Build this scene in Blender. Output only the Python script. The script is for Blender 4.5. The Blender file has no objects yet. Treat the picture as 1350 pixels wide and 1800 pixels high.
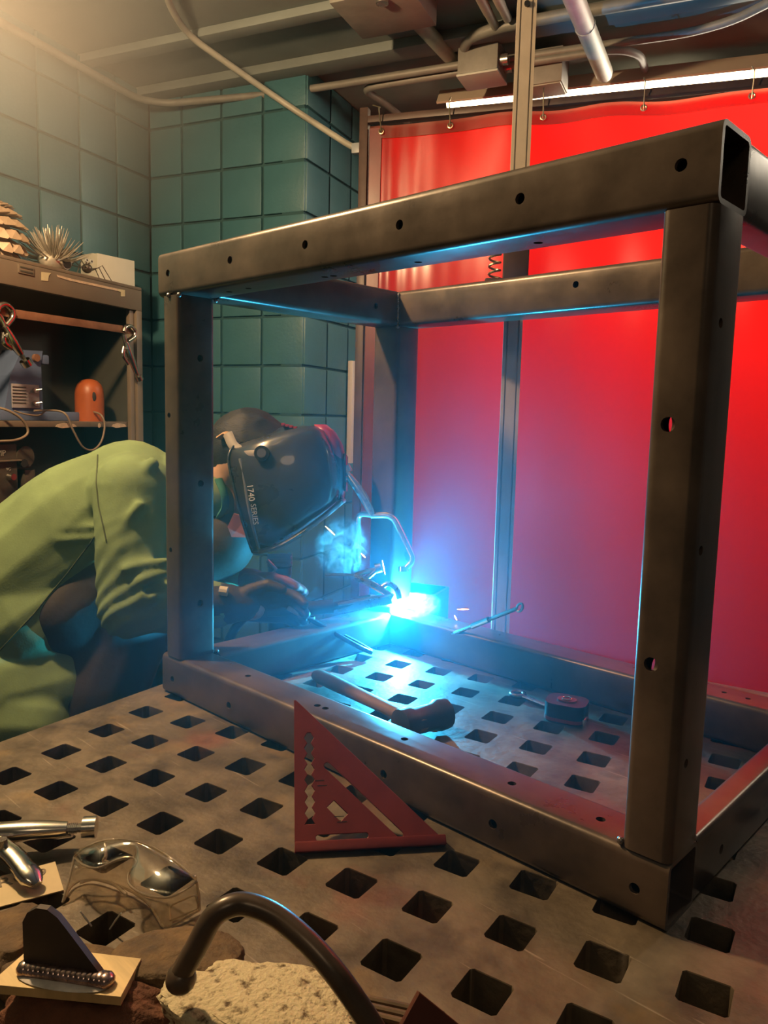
import bpy, bmesh, math, random
from mathutils import Vector, Matrix, noise
random.seed(7)
scn = bpy.context.scene
C = scn.collection
PI = math.pi
R = math.radians

# ------------------------------------------------------------------ camera
FPX = 1356.288
CAM = Vector((1.25889, -0.74463, 0.52193))
RX = Vector((0.7255054, 0.6877971, 0.0240228))
RD = Vector((0.0995898, -0.0703834, -0.9925362))
RF = Vector((-0.6809726, 0.7224828, -0.1195611))
cam_d = bpy.data.cameras.new('camera')
cam_d.sensor_fit = 'VERTICAL'
cam_d.sensor_height = 36.0
cam_d.lens = FPX / 1800 * 36.0
cam_d.clip_start = 0.02
cam = bpy.data.objects.new('camera', cam_d)
C.objects.link(cam)
cam.matrix_world = Matrix(((RX.x, -RD.x, -RF.x, CAM.x), (RX.y, -RD.y, -RF.y, CAM.y), (RX.z, -RD.z, -RF.z, CAM.z), (0, 0, 0, 1)))
scn.camera = cam

def ray(u, v):
    return RX * ((u - 675) / FPX) + RD * ((v - 900) / FPX) + RF
def at(u, v, d):                    # the point seen at (u, v) at distance d along the view axis
    return CAM + ray(u, v) * d
def on_z(u, v, z=0.0):
    r = ray(u, v)
    return CAM + r * ((z - CAM.z) / r.z)
def on_plane(u, v, p, n):
    r = ray(u, v)
    p = Vector(p); n = Vector(n)
    return CAM + r * ((p - CAM).dot(n) / r.dot(n))

# ------------------------------------------------------------------ light and exposure
scn.view_settings.view_transform = 'Standard'
scn.view_settings.look = 'None'
scn.view_settings.exposure = 0.0
scn.view_settings.gamma = 1.0
scn.view_settings.use_curve_mapping = False
try:
    scn.cycles.use_denoising = True
    scn.cycles.sample_clamp_indirect = 4.0
    scn.cycles.max_bounces = 6
    scn.cycles.diffuse_bounces = 3
    scn.cycles.glossy_bounces = 3
    scn.cycles.use_adaptive_sampling = True
    scn.cycles.adaptive_threshold = 0.06
    scn.cycles.adaptive_min_samples = 16
    scn.cycles.transparent_max_bounces = 12
    scn.cycles.volume_bounces = 0
    scn.cycles.volume_step_rate = 8.0
    scn.cycles.volume_max_steps = 24
    scn.cycles.caustics_reflective = False
    scn.cycles.caustics_refractive = False
except Exception:
    pass
world = bpy.data.worlds.new('world')
scn.world = world
world.use_nodes = True
world.node_tree.nodes['Background'].inputs[0].default_value = (1.0, 0.80, 0.58, 1)
world.node_tree.nodes['Background'].inputs[1].default_value = 0.055

def lamp(name, kind, loc, energy, color, size=0.1, aim=None, spot=None, size_y=None):
    d = bpy.data.lights.new(name, kind)
    d.energy = energy
    d.color = color
    if kind == 'AREA':
        d.size = size
        if size_y:
            d.shape = 'RECTANGLE'; d.size_y = size_y
        else:
            d.shape = 'DISK'
    else:
        d.shadow_soft_size = size
    if kind == 'SPOT':
        d.spot_size = R(spot); d.spot_blend = 0.6
    o = bpy.data.objects.new(name, d)
    C.objects.link(o)
    o.location = loc
    if aim is not None:
        o.rotation_euler = (Vector(aim) - Vector(loc)).to_track_quat('-Z', 'Y').to_euler()
    return o

ARC = on_z(704, 1075, 0.0805)
WARM = (1.0, 0.66, 0.34)
# bare warm work lamp over the left of the table, just out of the frame
lamp('work_lamp', 'POINT', (-0.42, -0.40, 1.55), 128, WARM, 0.05)
# unseen warm fill added high up by the left wall to brighten it
lamp('wall_fill', 'POINT', at(-130, 30, 2.60), 62, (1.0, 0.72, 0.42), 0.06)
# unseen soft area light behind the camera
lamp('rear_area_light', 'AREA', (1.9, -1.7, 1.75), 3, (1.0, 0.74, 0.46), 0.5, aim=(0.7, 0.2, 0.2))
# the welding arc
lamp('welding_arc', 'POINT', ARC + Vector((0, 0, 0.0095)), 60, (0.03, 0.47, 1.0), 0.003)
# lamps of the bay beyond the curtain
lamp('bay_lamp_beyond', 'AREA', (0.55, 2.55, 1.72), 46, (1.0, 0.86, 0.66), 1.8, aim=(0.72, 2.0, 1.05), size_y=0.25)

# ------------------------------------------------------------------ helpers
def tag(o, label, cat, group=None, kind=None):
    if label: o['label'] = label
    if cat: o['category'] = cat
    if group: o['group'] = group
    if kind: o['kind'] = kind
    return o
def thing(name, label, cat, loc=(0, 0, 0), group=None):
    o = bpy.data.objects.new(name, None)
    o.empty_display_size = 0.02
    C.objects.link(o)
    o.location = loc
    return tag(o, label, cat, group)
def wm(p):
    b = Matrix.Translation(p.location) @ p.rotation_euler.to_matrix().to_4x4()
    return b if p.parent is None else wm(p.parent) @ p.matrix_parent_inverse @ b
def link(name, me, mat, parent=None, smooth=None):
    if mat and not me.materials:
        me.materials.append(mat)
    o = bpy.data.objects.new(name, me)
    C.objects.link(o)
    if parent is not None:
        o.parent = parent
        m = wm(parent)
        o.matrix_parent_inverse = m.inverted()
    return o
def shade(me, ang=35):
    n = len(me.polygons)
    me.polygons.foreach_set('use_smooth', [True] * n)
    try:
        me.set_sharp_from_angle(angle=R(ang))
    except Exception:
        pass

class MB:
    """collects shapes in world coordinates; build() links them as one mesh object"""
    def __init__(s):
        s.v = []; s.f = []
    def add(s, vs, fs):
        o = len(s.v)
        s.v += [Vector(x) for x in vs]
        s.f += [tuple(i + o for i in f) for f in fs]
        return s
    def box(s, c, size, m=None, bev=0.0):
        """box centred at c with size; m = 3x3 orientation; bev = chamfer"""
        m = m or Matrix.Identity(3)
        hx, hy, hz = [a / 2 for a in size]
        c = Vector(c)
        if bev <= 0:
            vs = [c + m @ Vector((x * hx, y * hy, z * hz)) for z in (-1, 1) for y in (-1, 1) for x in (-1, 1)]
            return s.add(vs, [(0, 2, 3, 1), (4, 5, 7, 6), (0, 1, 5, 4), (2, 6, 7, 3), (0, 4, 6, 2), (1, 3, 7, 5)])
        b = min(bev, hx * .98, hy * .98, hz * .98)
        bm = bmesh.new()
        bmesh.ops.create_cube(bm, size=1)
        for v in bm.verts:
            v.co = Vector((v.co.x * hx * 2, v.co.y * hy * 2, v.co.z * hz * 2))
        bmesh.ops.bevel(bm, geom=list(bm.edges), offset=b, segments=2, profile=0.6, affect='EDGES')
        bm.verts.index_update()
        vs = [c + m @ v.co for v in bm.verts]
        fs = [tuple(v.index for v in f.verts) for f in bm.faces]
        bm.free()
        return s.add(vs, fs)
    def box2(s, lo, hi, bev=0.0):
        lo = Vector(lo); hi = Vector(hi)
        return s.box((lo + hi) / 2, hi - lo, None, bev)
    def cyl(s, a, b, r, r2=None, n=16, cap=True):
        a = Vector(a); b = Vector(b)
        r2 = r if r2 is None else r2
        q = (b - a).to_track_quat('Z', 'Y').to_matrix()
        vs = []
        for p, rr in ((a, r), (b, r2)):
            for i in range(n):
                t = 2 * PI * i / n
                vs.append(p + q @ Vector((rr * math.cos(t), rr * math.sin(t), 0)))
        fs = [(i, (i + 1) % n, n + (i + 1) % n, n + i) for i in range(n)]
        if cap:
            fs += [tuple(range(n))[::-1], tuple(range(n, 2 * n))]
        return s.add(vs, fs)
    def sweep(s, pts, r, n=10, cap=True, flat=1.0, up=None):
        """tube along a polyline; r number or list; flat squashes it across"""
        pts = [Vector(p) for p in pts]
        m = len(pts)
        rs = r if isinstance(r, (list, tuple)) else [r] * m
        vs = []
        prev = None
        for i, p in enumerate(pts):
            t = (pts[min(i + 1, m - 1)] - pts[max(i - 1, 0)]).normalized()
            if prev is None:
                u = Vector(up) if up is not None else (Vector((0, 0, 1)) if abs(t.z) < .9 else Vector((1, 0, 0)))
            else:
                u = prev
            u = (u - t * u.dot(t)).normalized()
            w = t.cross(u)
            prev = u
            for k in range(n):
                a = 2 * PI * k / n
                vs.append(p + (u * math.cos(a) * flat + w * math.sin(a)) * rs[i])
        fs = []
        for i in range(m - 1):
            for k in range(n):
                fs.append((i * n + k, i * n + (k + 1) % n, (i + 1) * n + (k + 1) % n, (i + 1) * n + k))
        if cap:
            fs += [tuple(range(n))[::-1], tuple(range((m - 1) * n, m * n))]
        return s.add(vs, fs)
    def lathe(s, base, axis, prof, n=24):
        """prof: list of (radius, height along axis)"""
        base = Vector(base)
        q = Vector(axis).normalized().to_track_quat('Z', 'Y').to_matrix()
        vs = []
        for r, h in prof:
            for i in range(n):
                t = 2 * PI * i / n
                vs.append(base + q @ Vector((r * math.cos(t), r * math.sin(t), h)))
        fs = []
        for j in range(len(prof) - 1):
            for i in range(n):
                fs.append((j * n + i, j * n + (i + 1) % n, (j + 1) * n + (i + 1) % n, (j + 1) * n + i))
        fs += [tuple(range(n))[::-1], tuple(range((len(prof) - 1) * n, len(prof) * n))]
        return s.add(vs, fs)
    def ball(s, c, r, m=None, u=14, v=9):
        c = Vector(c)
        r = Vector(r) if hasattr(r, '__len__') else Vector((r, r, r))
        m = m or Matrix.Identity(3)
        vs = []
        for j in range(1, v):
            a = PI * j / v
            for i in range(u):
                t = 2 * PI * i / u
                vs.append(c + m @ Vector((r.x * math.sin(a) * math.cos(t), r.y * math.sin(a) * math.sin(t), r.z * math.cos(a))))
        vs += [c + m @ Vector((0, 0, r.z)), c - m @ Vector((0, 0, r.z))]
        fs = []
        for j in range(v - 2):
            for i in range(u):
                fs.append((j * u + i, (j + 1) * u + i, (j + 1) * u + (i + 1) % u, j * u + (i + 1) % u))
        T = len(vs) - 2
        for i in range(u):
            fs.append((T, i, (i + 1) % u))
            fs.append((T + 1, (v - 2) * u + (i + 1) % u, (v - 2) * u + i))
        return s.add(vs, fs)
    def prism(s, poly, o, ex, ey, thick):
        """polygon given in (x, y) on plane o, ex, ey; thickness along ex x ey"""
        o = Vector(o); ex = Vector(ex); ey = Vector(ey)
        nz = ex.cross(ey).normalized() * thick
        n = len(poly)
        a = [o + ex * x + ey * y for x, y in poly]
        vs = a + [p + nz for p in a]
        fs = [tuple(range(n))[::-1], tuple(range(n, 2 * n))]
        fs += [(i, (i + 1) % n, n + (i + 1) % n, n + i) for i in range(n)]
        return s.add(vs, fs)
    def mesh(s, name, sm=35):
        me = bpy.data.meshes.new(name)
        me.from_pydata([tuple(v) for v in s.v], [], s.f)
        bm = bmesh.new(); bm.from_mesh(me)
        bmesh.ops.recalc_face_normals(bm, faces=bm.faces)
        bm.to_mesh(me); bm.free()
        if sm:
            shade(me, sm)
        me.update()
        return me
    def build(s, name, mat, parent=None, sm=35):
        return link(name, s.mesh(name, sm), mat, parent)

def plate(name, outer, holes, thick, o, ex, ey, mat, parent=None, bevel=0.0):
    """a flat plate with cut-outs, from filled 2D splines; lies on plane o, ex, ey, centred on it in thickness"""
    cu = bpy.data.curves.new(name, 'CURVE')
    cu.dimensions = '2D'; cu.fill_mode = 'BOTH'
    cu.extrude = thick / 2 - bevel; cu.bevel_depth = bevel; cu.bevel_resolution = 0
    cu.offset = -bevel
    for loop in [outer] + holes:
        sp = cu.splines.new('POLY')
        sp.points.add(len(loop) - 1)
        for pt, (x, y) in zip(sp.points, loop):
            pt.co = (x, y, 0, 1)
        sp.use_cyclic_u = True
    t = bpy.data.objects.new(name + '_tmp', cu)
    C.objects.link(t)
    dg = bpy.context.evaluated_depsgraph_get()
    me = bpy.data.meshes.new_from_object(t.evaluated_get(dg))
    bpy.data.objects.remove(t); bpy.data.curves.remove(cu)
    me.name = name
    ex = Vector(ex); ey = Vector(ey); ez = ex.cross(ey).normalized()
    M = Matrix((ex, ey, ez)).transposed().to_4x4()
    M.translation = Vector(o)
    me.transform(M)
    me.materials.clear()
    shade(me, 30)
    return link(name, me, mat, parent)

def text(name, body, size, o, ex, ey, mat, parent=None, depth=0.0004, align='CENTER'):
    cu = bpy.data.curves.new(name, 'FONT')
    cu.body = body; cu.size = size; cu.extrude = depth
    cu.align_x = align; cu.align_y = 'CENTER'; cu.resolution_u = 3
    t = bpy.data.objects.new(name + '_tmp', cu)
    C.objects.link(t)
    dg = bpy.context.evaluated_depsgraph_get()
    me = bpy.data.meshes.new_from_object(t.evaluated_get(dg))
    bpy.data.objects.remove(t); bpy.data.curves.remove(cu)
    me.name = name
    ex = Vector(ex).normalized(); ey = Vector(ey).normalized(); ez = ex.cross(ey).normalized()
    M = Matrix((ex, ey, ez)).transposed().to_4x4()
    M.translation = Vector(o)
    me.transform(M)
    me.materials.clear()
    return link(name, me, mat, parent)

def curve_pts(pts, n=8):
    """Catmull-Rom through the points"""
    pts = [Vector(p) for p in pts]
    P = [pts[0] * 2 - pts[1]] + pts + [pts[-1] * 2 - pts[-2]]
    out = []
    for i in range(1, len(P) - 2):
        a, b, c, d = P[i - 1], P[i], P[i + 1], P[i + 2]
        for k in range(n):
            t = k / n
            out.append(0.5 * ((2 * b) + (c - a) * t + (2 * a - 5 * b + 4 * c - d) * t * t + (3 * b - a - 3 * c + d) * t ** 3))
    out.append(pts[-1])
    return out
def resample(pts, n):
    pts = curve_pts(pts, 10)
    L_ = [0]
    for i in range(1, len(pts)): L_.append(L_[-1] + (pts[i] - pts[i - 1]).length)
    out = []; j = 0
    for k in range(n):
        t = L_[-1] * k / (n - 1)
        while j < len(pts) - 2 and L_[j + 1] < t: j += 1
        f = (t - L_[j]) / max(1e-9, L_[j + 1] - L_[j])
        out.append(pts[j].lerp(pts[j + 1], min(1, f)))
    return out
def bend_pts(pts, rad, n=6):
    """polyline with rounded corners"""
    pts = [Vector(p) for p in pts]
    out = [pts[0]]
    for i in range(1, len(pts) - 1):
        a = (pts[i - 1] - pts[i]); b = (pts[i + 1] - pts[i])
        k = min(rad, a.length * .45, b.length * .45)
        p0 = pts[i] + a.normalized() * k; p1 = pts[i] + b.normalized() * k
        for j in range(n + 1):
            t = j / n
            out.append(p0 * (1 - t) ** 2 + pts[i] * 2 * t * (1 - t) + p1 * t * t)
    out.append(pts[-1])
    return out

# ------------------------------------------------------------------ materials
def M_(name, col, rough=0.5, metal=0.0, var=0.0, scale=20.0, bump=0.0, bscale=60.0, col2=None, spec=0.5, coat=0.0, detail=6.0, stretch=None, thresh=None):
    m = bpy.data.materials.new(name)
    m.use_nodes = True
    nt = m.node_tree
    b = nt.nodes['Principled BSDF']
    b.inputs['Base Color'].default_value = (*col, 1)
    b.inputs['Roughness'].default_value = rough
    b.inputs['Metallic'].default_value = metal
    b.inputs['Specular IOR Level'].default_value = spec
    b.inputs['Coat Weight'].default_value = coat
    tc = nt.nodes.new('ShaderNodeTexCoord')
    src = tc.outputs['Object']
    if stretch:
        mp = nt.nodes.new('ShaderNodeMapping')
        mp.inputs['Scale'].default_value = stretch
        nt.links.new(src, mp.inputs['Vector'])
        src = mp.outputs['Vector']
    if var > 0 or col2:
        n = nt.nodes.new('ShaderNodeTexNoise')
        n.inputs['Scale'].default_value = scale
        n.inputs['Detail'].default_value = detail
        n.inputs['Roughness'].default_value = 0.62
        nt.links.new(src, n.inputs['Vector'])
        r = nt.nodes.new('ShaderNodeValToRGB')
        lo, hi = thresh or (0.32, 0.68)
        r.color_ramp.elements[0].position = lo
        r.color_ramp.elements[1].position = hi
        c1 = col2 or tuple(c * (1 - var) for c in col)
        c2 = tuple(min(1, c * (1 + var)) for c in col) if not col2 else col
        r.color_ramp.elements[0].color = (*c1, 1)
        r.color_ramp.elements[1].color = (*c2, 1)
        nt.links.new(n.outputs['Fac'], r.inputs['Fac'])
        nt.links.new(r.outputs['Color'], b.inputs['Base Color'])
        mr = nt.nodes.new('ShaderNodeMapRange')
        mr.inputs['To Min'].default_value = max(0.03, rough - 0.12)
        mr.inputs['To Max'].default_value = min(1, rough + 0.14)
        nt.links.new(n.outputs['Fac'], mr.inputs['Value'])
        nt.links.new(mr.outputs['Result'], b.inputs['Roughness'])
    if bump > 0:
        n2 = nt.nodes.new('ShaderNodeTexNoise')
        n2.inputs['Scale'].default_value = bscale
        n2.inputs['Detail'].default_value = 5
        nt.links.new(src, n2.inputs['Vector'])
        bp = nt.nodes.new('ShaderNodeBump')
        bp.inputs['Strength'].default_value = bump
        bp.inputs['Distance'].default_value = 0.004
        nt.links.new(n2.outputs['Fac'], bp.inputs['Height'])
        nt.links.new(bp.outputs['Normal'], b.inputs['Normal'])
    return m
def emit_mat(name, col, s):
    m = bpy.data.materials.new(name)
    m.use_nodes = True
    nt = m.node_tree
    b = nt.nodes['Principled BSDF']
    b.inputs['Base Color'].default_value = (*col, 1)
    b.inputs['Emission Color'].default_value = (*col, 1)
    b.inputs['Emission Strength'].default_value = s
    return m

STEEL = M_('mill_scale_steel', (0.098, 0.071, 0.052), 0.30, 0.25, var=0.42, scale=9, bump=0.05, bscale=40)
TABLE = M_('cast_iron', (0.150, 0.118, 0.080), 0.50, 0.25, var=0.5, scale=11, bump=0.28, bscale=90)
def patina(m):
    # rusty and golden stains, and bright scratches
    nt = m.node_tree
    b = nt.nodes['Principled BSDF']
    src = b.inputs['Base Color'].links[0].from_socket
    tc = nt.nodes.new('ShaderNodeTexCoord')
    for sc, lo, hi, col, k in ((5.5, .58, .72, (.24, .055, .035), .55), (8.3, .60, .74, (.30, .19, .07), .5), (14, .56, .70, (.045, .036, .03), .7)):
        mp = nt.nodes.new('ShaderNodeMapping'); mp.inputs['Location'].default_value = (sc, sc * 2.3, 0)
        n = nt.nodes.new('ShaderNodeTexNoise'); n.inputs['Scale'].default_value = sc; n.inputs['Detail'].default_value = 7
        r = nt.nodes.new('ShaderNodeMapRange'); r.inputs['From Min'].default_value = lo; r.inputs['From Max'].default_value = hi; r.inputs['To Max'].default_value = k
        mx = nt.nodes.new('ShaderNodeMixRGB'); mx.inputs['Color2'].default_value = (*col, 1)
        nt.links.new(tc.outputs['Object'], mp.inputs['Vector']); nt.links.new(mp.outputs['Vector'], n.inputs['Vector']); nt.links.new(n.outputs['Fac'], r.inputs['Value'])
        nt.links.new(r.outputs['Result'], mx.inputs['Fac']); nt.links.new(src, mx.inputs['Color1'])
        src = mx.outputs['Color']
    for rot, k in ((.5, .6), (1.9, .5)):
        mp = nt.nodes.new('ShaderNodeMapping'); mp.inputs['Rotation'].default_value = (0, 0, rot); mp.inputs['Scale'].default_value = (6, 130, 1)
        n = nt.nodes.new('ShaderNodeTexNoise'); n.inputs['Scale'].default_value = 1.0; n.inputs['Detail'].default_value = 2
        r = nt.nodes.new('ShaderNodeMapRange'); r.inputs['From Min'].default_value = .70; r.inputs['From Max'].default_value = .76; r.inputs['To Max'].default_value = k
        mx = nt.nodes.new('ShaderNodeMixRGB'); mx.inputs['Color2'].default_value = (.42, .36, .28, 1)
        nt.links.new(tc.outputs['Object'], mp.inputs['Vector']); nt.links.new(mp.outputs['Vector'], n.inputs['Vector']); nt.links.new(n.outputs['Fac'], r.inputs['Value'])
        nt.links.new(r.outputs['Result'], mx.inputs['Fac']); nt.links.new(src, mx.inputs['Color1'])
        src = mx.outputs['Color']
    nt.links.new(src, b.inputs['Base Color'])
patina(TABLE)
BRIGHT = M_('bright_zinc', (0.62, 0.60, 0.55), 0.25, 0.9, var=0.12, scale=30)
CHROME = M_('nickel_plate', (0.68, 0.64, 0.56), 0.2, 1.0, var=0.1, scale=25)
ALU = M_('anodised_aluminium', (0.62, 0.52, 0.41), 0.4, 0.2, var=0.08, scale=14)
DARK = M_('black_plastic', (0.018, 0.018, 0.02), 0.38, 0, var=0.2, scale=20)
RUBBER = M_('rubber_black', (0.02, 0.018, 0.018), 0.7)
BLACKPAINT = M_('black_paint', (0.03, 0.026, 0.024), 0.45, var=0.3, scale=15)
TEAL = M_('teal_block_paint', (0.054, 0.168, 0.204), 0.42, 0, var=0.08, scale=5, bump=0.25, bscale=70)
MORTAR = M_('teal_joint', (0.022, 0.085, 0.098), 0.7, 0, var=0.1, scale=20)
CEIL = M_('ceiling_paint', (0.20, 0.230, 0.225), 0.7, 0, var=0.12, scale=4, bump=0.15, bscale=30)
CONDUIT = M_('painted_conduit', (0.26, 0.25, 0.225), 0.5, 0.1, var=0.15, scale=12)
PALEPIPE = M_('pale_pipe', (0.42, 0.40, 0.34), 0.5, 0.1, var=0.2, scale=9)
FLOORM = M_('concrete_floor', (0.06, 0.055, 0.05), 0.7, 0, var=0.3, scale=6, bump=0.2)
WELDM = M_('weld_bead', (0.30, 0.27, 0.25), 0.28, 0.9, var=0.4, scale=120)

# ================================================================== the room
FLOOR_Z = -0.86
CEIL_Z = 1.90
ER = Vector((math.cos(R(20)), math.sin(R(20)), 0))      # along the block wall that faces the camera
ES = Vector((-math.sin(R(20)), math.cos(R(20)), 0))     # along the left wall, away from the camera
UP = Vector((0, 0, 1))
K1 = at(265, 464, 3.44)
K1.z = 0
K2 = on_plane(536, 464, K1, ES); K2.z = 0
BH = 0.2032

def struct(o):
    o['kind'] = 'structure'
    return o
fl = MB()
fl.box2((-6, -4, FLOOR_Z - 0.1), (5, 7, FLOOR_Z))
struct(fl.build('floor', FLOORM, sm=None))
ce = MB()
ce.box2((-6, -4, CEIL_Z), (5, 7, CEIL_Z + 0.1))
ceiling = struct(ce.build('ceiling', CEIL, sm=None))

block_me = {}
def block_mesh(w, h, d):
    k = (round(w, 3), round(h, 3))
    if k not in block_me:
        b = MB()
        b.box((0, 0, 0), (w, d, h), None, 0.006)
        block_me[k] = b.mesh('block')
        block_me[k].materials.append(TEAL)
    return block_me[k]
def block_wall(name, p0, along, length, out, z0, z1, w0, phase_z, wstart=0.0, e0=0.0, e1=0.0):
    """backing slab plus single blocks, stack bond, joints recessed"""
    n = Vector(out)
    rot = math.atan2(along.y, along.x)
    s = MB()
    mid = p0 + along * (length / 2 + (e1 - e0) / 2) - n * 0.06
    m = Matrix((along, -n if along.cross(UP).dot(n) < 0 else n, UP)).transposed()
    m = Matrix.Rotation(rot, 3, 'Z')
    s.box((mid.x, mid.y, (FLOOR_Z + CEIL_Z) / 2), (length + e0 + e1, 0.10, CEIL_Z - FLOOR_Z), m)
    wall = struct(s.build(name, MORTAR, sm=None))
    x = wstart
    J = 0.010
    xs = []
    while x < length - 0.02:
        xs.append((max(x, 0.0), min(x + w0, length)))
        x += w0
    k0 = math.floor((z0 - phase_z) / BH)
    for k in range(k0, int((z1 - phase_z) / BH) + 1):
        a = phase_z + k * BH; b = min(a + BH, CEIL_Z)
        if b - a < 0.05:
            continue
        for (xa, xb) in xs:
            if xb - xa < 0.03:
                continue
            me = block_mesh(xb - xa - J, b - a - J, 0.03)
            o = bpy.data.objects.new('block', me)
            C.objects.link(o)
            c = p0 + along * ((xa + xb) / 2) - n * 0.013
            o.location = (c.x, c.y, (a + b) / 2)
            o.rotation_euler = (0, 0, rot)
            o.parent = wall
    return wall
ZPH = CAM.z + 0.008
# left wall: runs away from the camera up to the inside corner K1
LW = 2.6
block_wall('wall_left', K1 - ES * LW, ES, LW, ER, -0.5, CEIL_Z, BH, ZPH, wstart=LW % BH - BH, e1=0.11)
# the block face that looks at the camera, K1 to K2, and the return beyond it
BL = (K2 - K1).length
block_wall('wall_back', K1, ER, BL, -ES, -0.3, CEIL_Z, BH, ZPH, wstart=BL % BH - BH, e1=-0.02)
block_wall('wall_return', K2, ES, 0.9, ER, -0.3, CEIL_Z, BH, ZPH)
# far wall of the bay beyond the curtain
fw = MB()
FW0 = K2 + ES * 0.9
m20 = Matrix.Rotation(R(20), 3, 'Z')
fw.box(FW0 + ER * 2.5 + ES * 0.05 + UP * ((FLOOR_Z + CEIL_Z) / 2), (5.0, 0.1, CEIL_Z - FLOOR_Z), m20)
struct(fw.build('wall_far', CEIL, sm=None))
# light switch channel on the return wall

# ================================================================== welding table (cast platen with square holes)
TH_T = R(11.3)          # the table's own direction
TH_L = R(18.03)         # the hole rows run a little skew to it
PITCH = 0.09265
LO = Vector((0.0646, -0.0758, 0))
TX = Vector((math.cos(TH_T), math.sin(TH_T), 0)); TY = Vector((-math.sin(TH_T), math.cos(TH_T), 0))
LA = Vector((math.cos(TH_L), math.sin(TH_L), 0)) * PITCH; LB = Vector((math.sin(TH_L), -math.cos(TH_L), 0)) * PITCH
T_EDGE = Vector((-0.0093, -0.145, 0))      # a point on the left edge
TW, TNEAR, TFAR = 1.60, -0.95, 0.83         # extents along TX and TY measured from T_EDGE
table = thing('welding_table', 'heavy cast iron welding table with rows of square holes', 'table', T_EDGE + TX * 0.8 + Vector((0, 0, FLOOR_Z)))
bm = bmesh.new()
HS = 0.0445 / 2; CH = 0.0035; DEPTH = 0.085
def table_uv(p):
    d = p - T_EDGE
    return d.dot(TX), d.dot(TY)
for i in range(-12, 26):
    for j in range(-16, 20):
        c = LO + LA * i + LB * j
        u, w = table_uv(c)
        if u < -0.12 or u > TW + 0.12 or w < TNEAR - 0.12 or w > TFAR + 0.12:
            continue
        hole = 0.055 < u < TW - 0.055 and TNEAR + 0.055 < w < TFAR - 0.055
        cor = [c + LA * a + LB * b for a, b in ((-.5, -.5), (.5, -.5), (.5, .5), (-.5, .5))]
        if not hole:
            bm.faces.new([bm.verts.new(p) for p in cor])
            continue
        jit = random.uniform(-0.03, 0.03)
        hx = (TX * math.cos(jit) + TY * math.sin(jit)); hy = (TY * math.cos(jit) - TX * math.sin(jit))
        sx, sy = HS * random.uniform(.96, 1.05), HS * random.uniform(.96, 1.05)
        # rounded square, order matching cor (LA right, LB towards the camera)
        ring = []
        for (a, b) in ((-1, 1), (1, 1), (1, -1), (-1, -1)):
            p1 = c + hx * (a * sx) + hy * (b * sy)
            if a * b < 0:
                ring.append((p1 - hy * (b * CH), p1 - hx * (a * CH)))
            else:
                ring.append((p1 - hx * (a * CH), p1 - hy * (b * CH)))
        rv = []
        for k, (q1, q2) in enumerate(ring):
            rv += [q1, q2]
        # make sure the loop runs around in order
        rv.sort(key=lambda p: -math.atan2((p - c).dot(hy), (p - c).dot(hx)))
        top = [bm.verts.new(p) for p in rv]
        lip = [bm.verts.new(c + (p - c) * 0.985 + Vector((0, 0, -0.0012))) for p in rv]
        low = [bm.verts.new(c + (p - c) * 0.97 + Vector((0, 0, -DEPTH))) for p in rv]
        ov = [bm.verts.new(p) for p in cor]
        # outer ring: connect each corner to the two nearest loop verts
        n = 8
        near = [min(range(n), key=lambda q: (rv[q] - ov_.co).length) for ov_ in ov]
        # order of corners around the hole in the same (clockwise) sense
        oc = sorted(range(4), key=lambda q: -math.atan2((cor[q] - c).dot(hy), (cor[q] - c).dot(hx)))
        # rotational alignment: loop verts come in pairs, one pair per corner
        best = None
        for sft in range(8):
            d = sum((rv[(sft + 2 * q) % 8] - cor[oc[q]]).length + (rv[(sft + 2 * q + 1) % 8] - cor[oc[q]]).length for q in range(4))
            if best is None or d < best[0]:
                best = (d, sft)
        sft = best[1]
        for q in range(4):
            a0, a1 = top[(sft + 2 * q) % 8], top[(sft + 2 * q + 1) % 8]
            b0 = top[(sft + 2 * q + 2) % 8]
            bm.faces.new((ov[oc[q]], a0, a1))
            bm.faces.new((ov[oc[q]], a1, b0, ov[oc[(q + 1) % 4]]))
        for q in range(8):
            bm.faces.new((top[q], lip[q], lip[(q + 1) % 8], top[(q + 1) % 8]))
            bm.faces.new((lip[q], low[q], low[(q + 1) % 8], lip[(q + 1) % 8]))
for p, nrm in ((T_EDGE, -TX), (T_EDGE + TX * TW, TX), (T_EDGE + TY * TNEAR, -TY), (T_EDGE + TY * TFAR, TY)):
    bmesh.ops.bisect_plane(bm, geom=bm.verts[:] + bm.edges[:] + bm.faces[:], plane_co=p, plane_no=nrm, clear_outer=True)
bmesh.ops.remove_doubles(bm, verts=bm.verts, dist=0.0004)
bmesh.ops.recalc_face_normals(bm, faces=bm.faces)
me = bpy.data.meshes.new('table_top')
bm.to_mesh(me); bm.free()
if sum(p.normal.z * p.area for p in me.polygons) < 0:
    me.flip_normals()
link('table_top', me, TABLE, table)
mT = Matrix.Rotation(TH_T, 3, 'Z')
sk = MB()
tc_ = T_EDGE + TX * (TW / 2) + TY * ((TNEAR + TFAR) / 2)
L2 = TFAR - TNEAR
for c_, sz in ((T_EDGE + TX * 0.011 + TY * ((TNEAR + TFAR) / 2), (0.022, L2, 0.11)), (T_EDGE + TX * (TW - 0.011) + TY * ((TNEAR + TFAR) / 2), (0.022, L2, 0.11)),
               (T_EDGE + TX * (TW / 2) + TY * (TNEAR + 0.011), (TW, 0.022, 0.11)), (T_EDGE + TX * (TW / 2) + TY * (TFAR - 0.011), (TW, 0.022, 0.11))):
    sk.box(c_ + Vector((0, 0, -0.0556)), sz, mT, 0.004)
sk.build('table_skirt', TABLE, table)
pan = MB()
pan.box(tc_ + Vector((0, 0, -0.135)), (TW - 0.1, L2 - 0.1, 0.02), mT)
pan.build('slag_tray', BLACKPAINT, table, sm=None)
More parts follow.
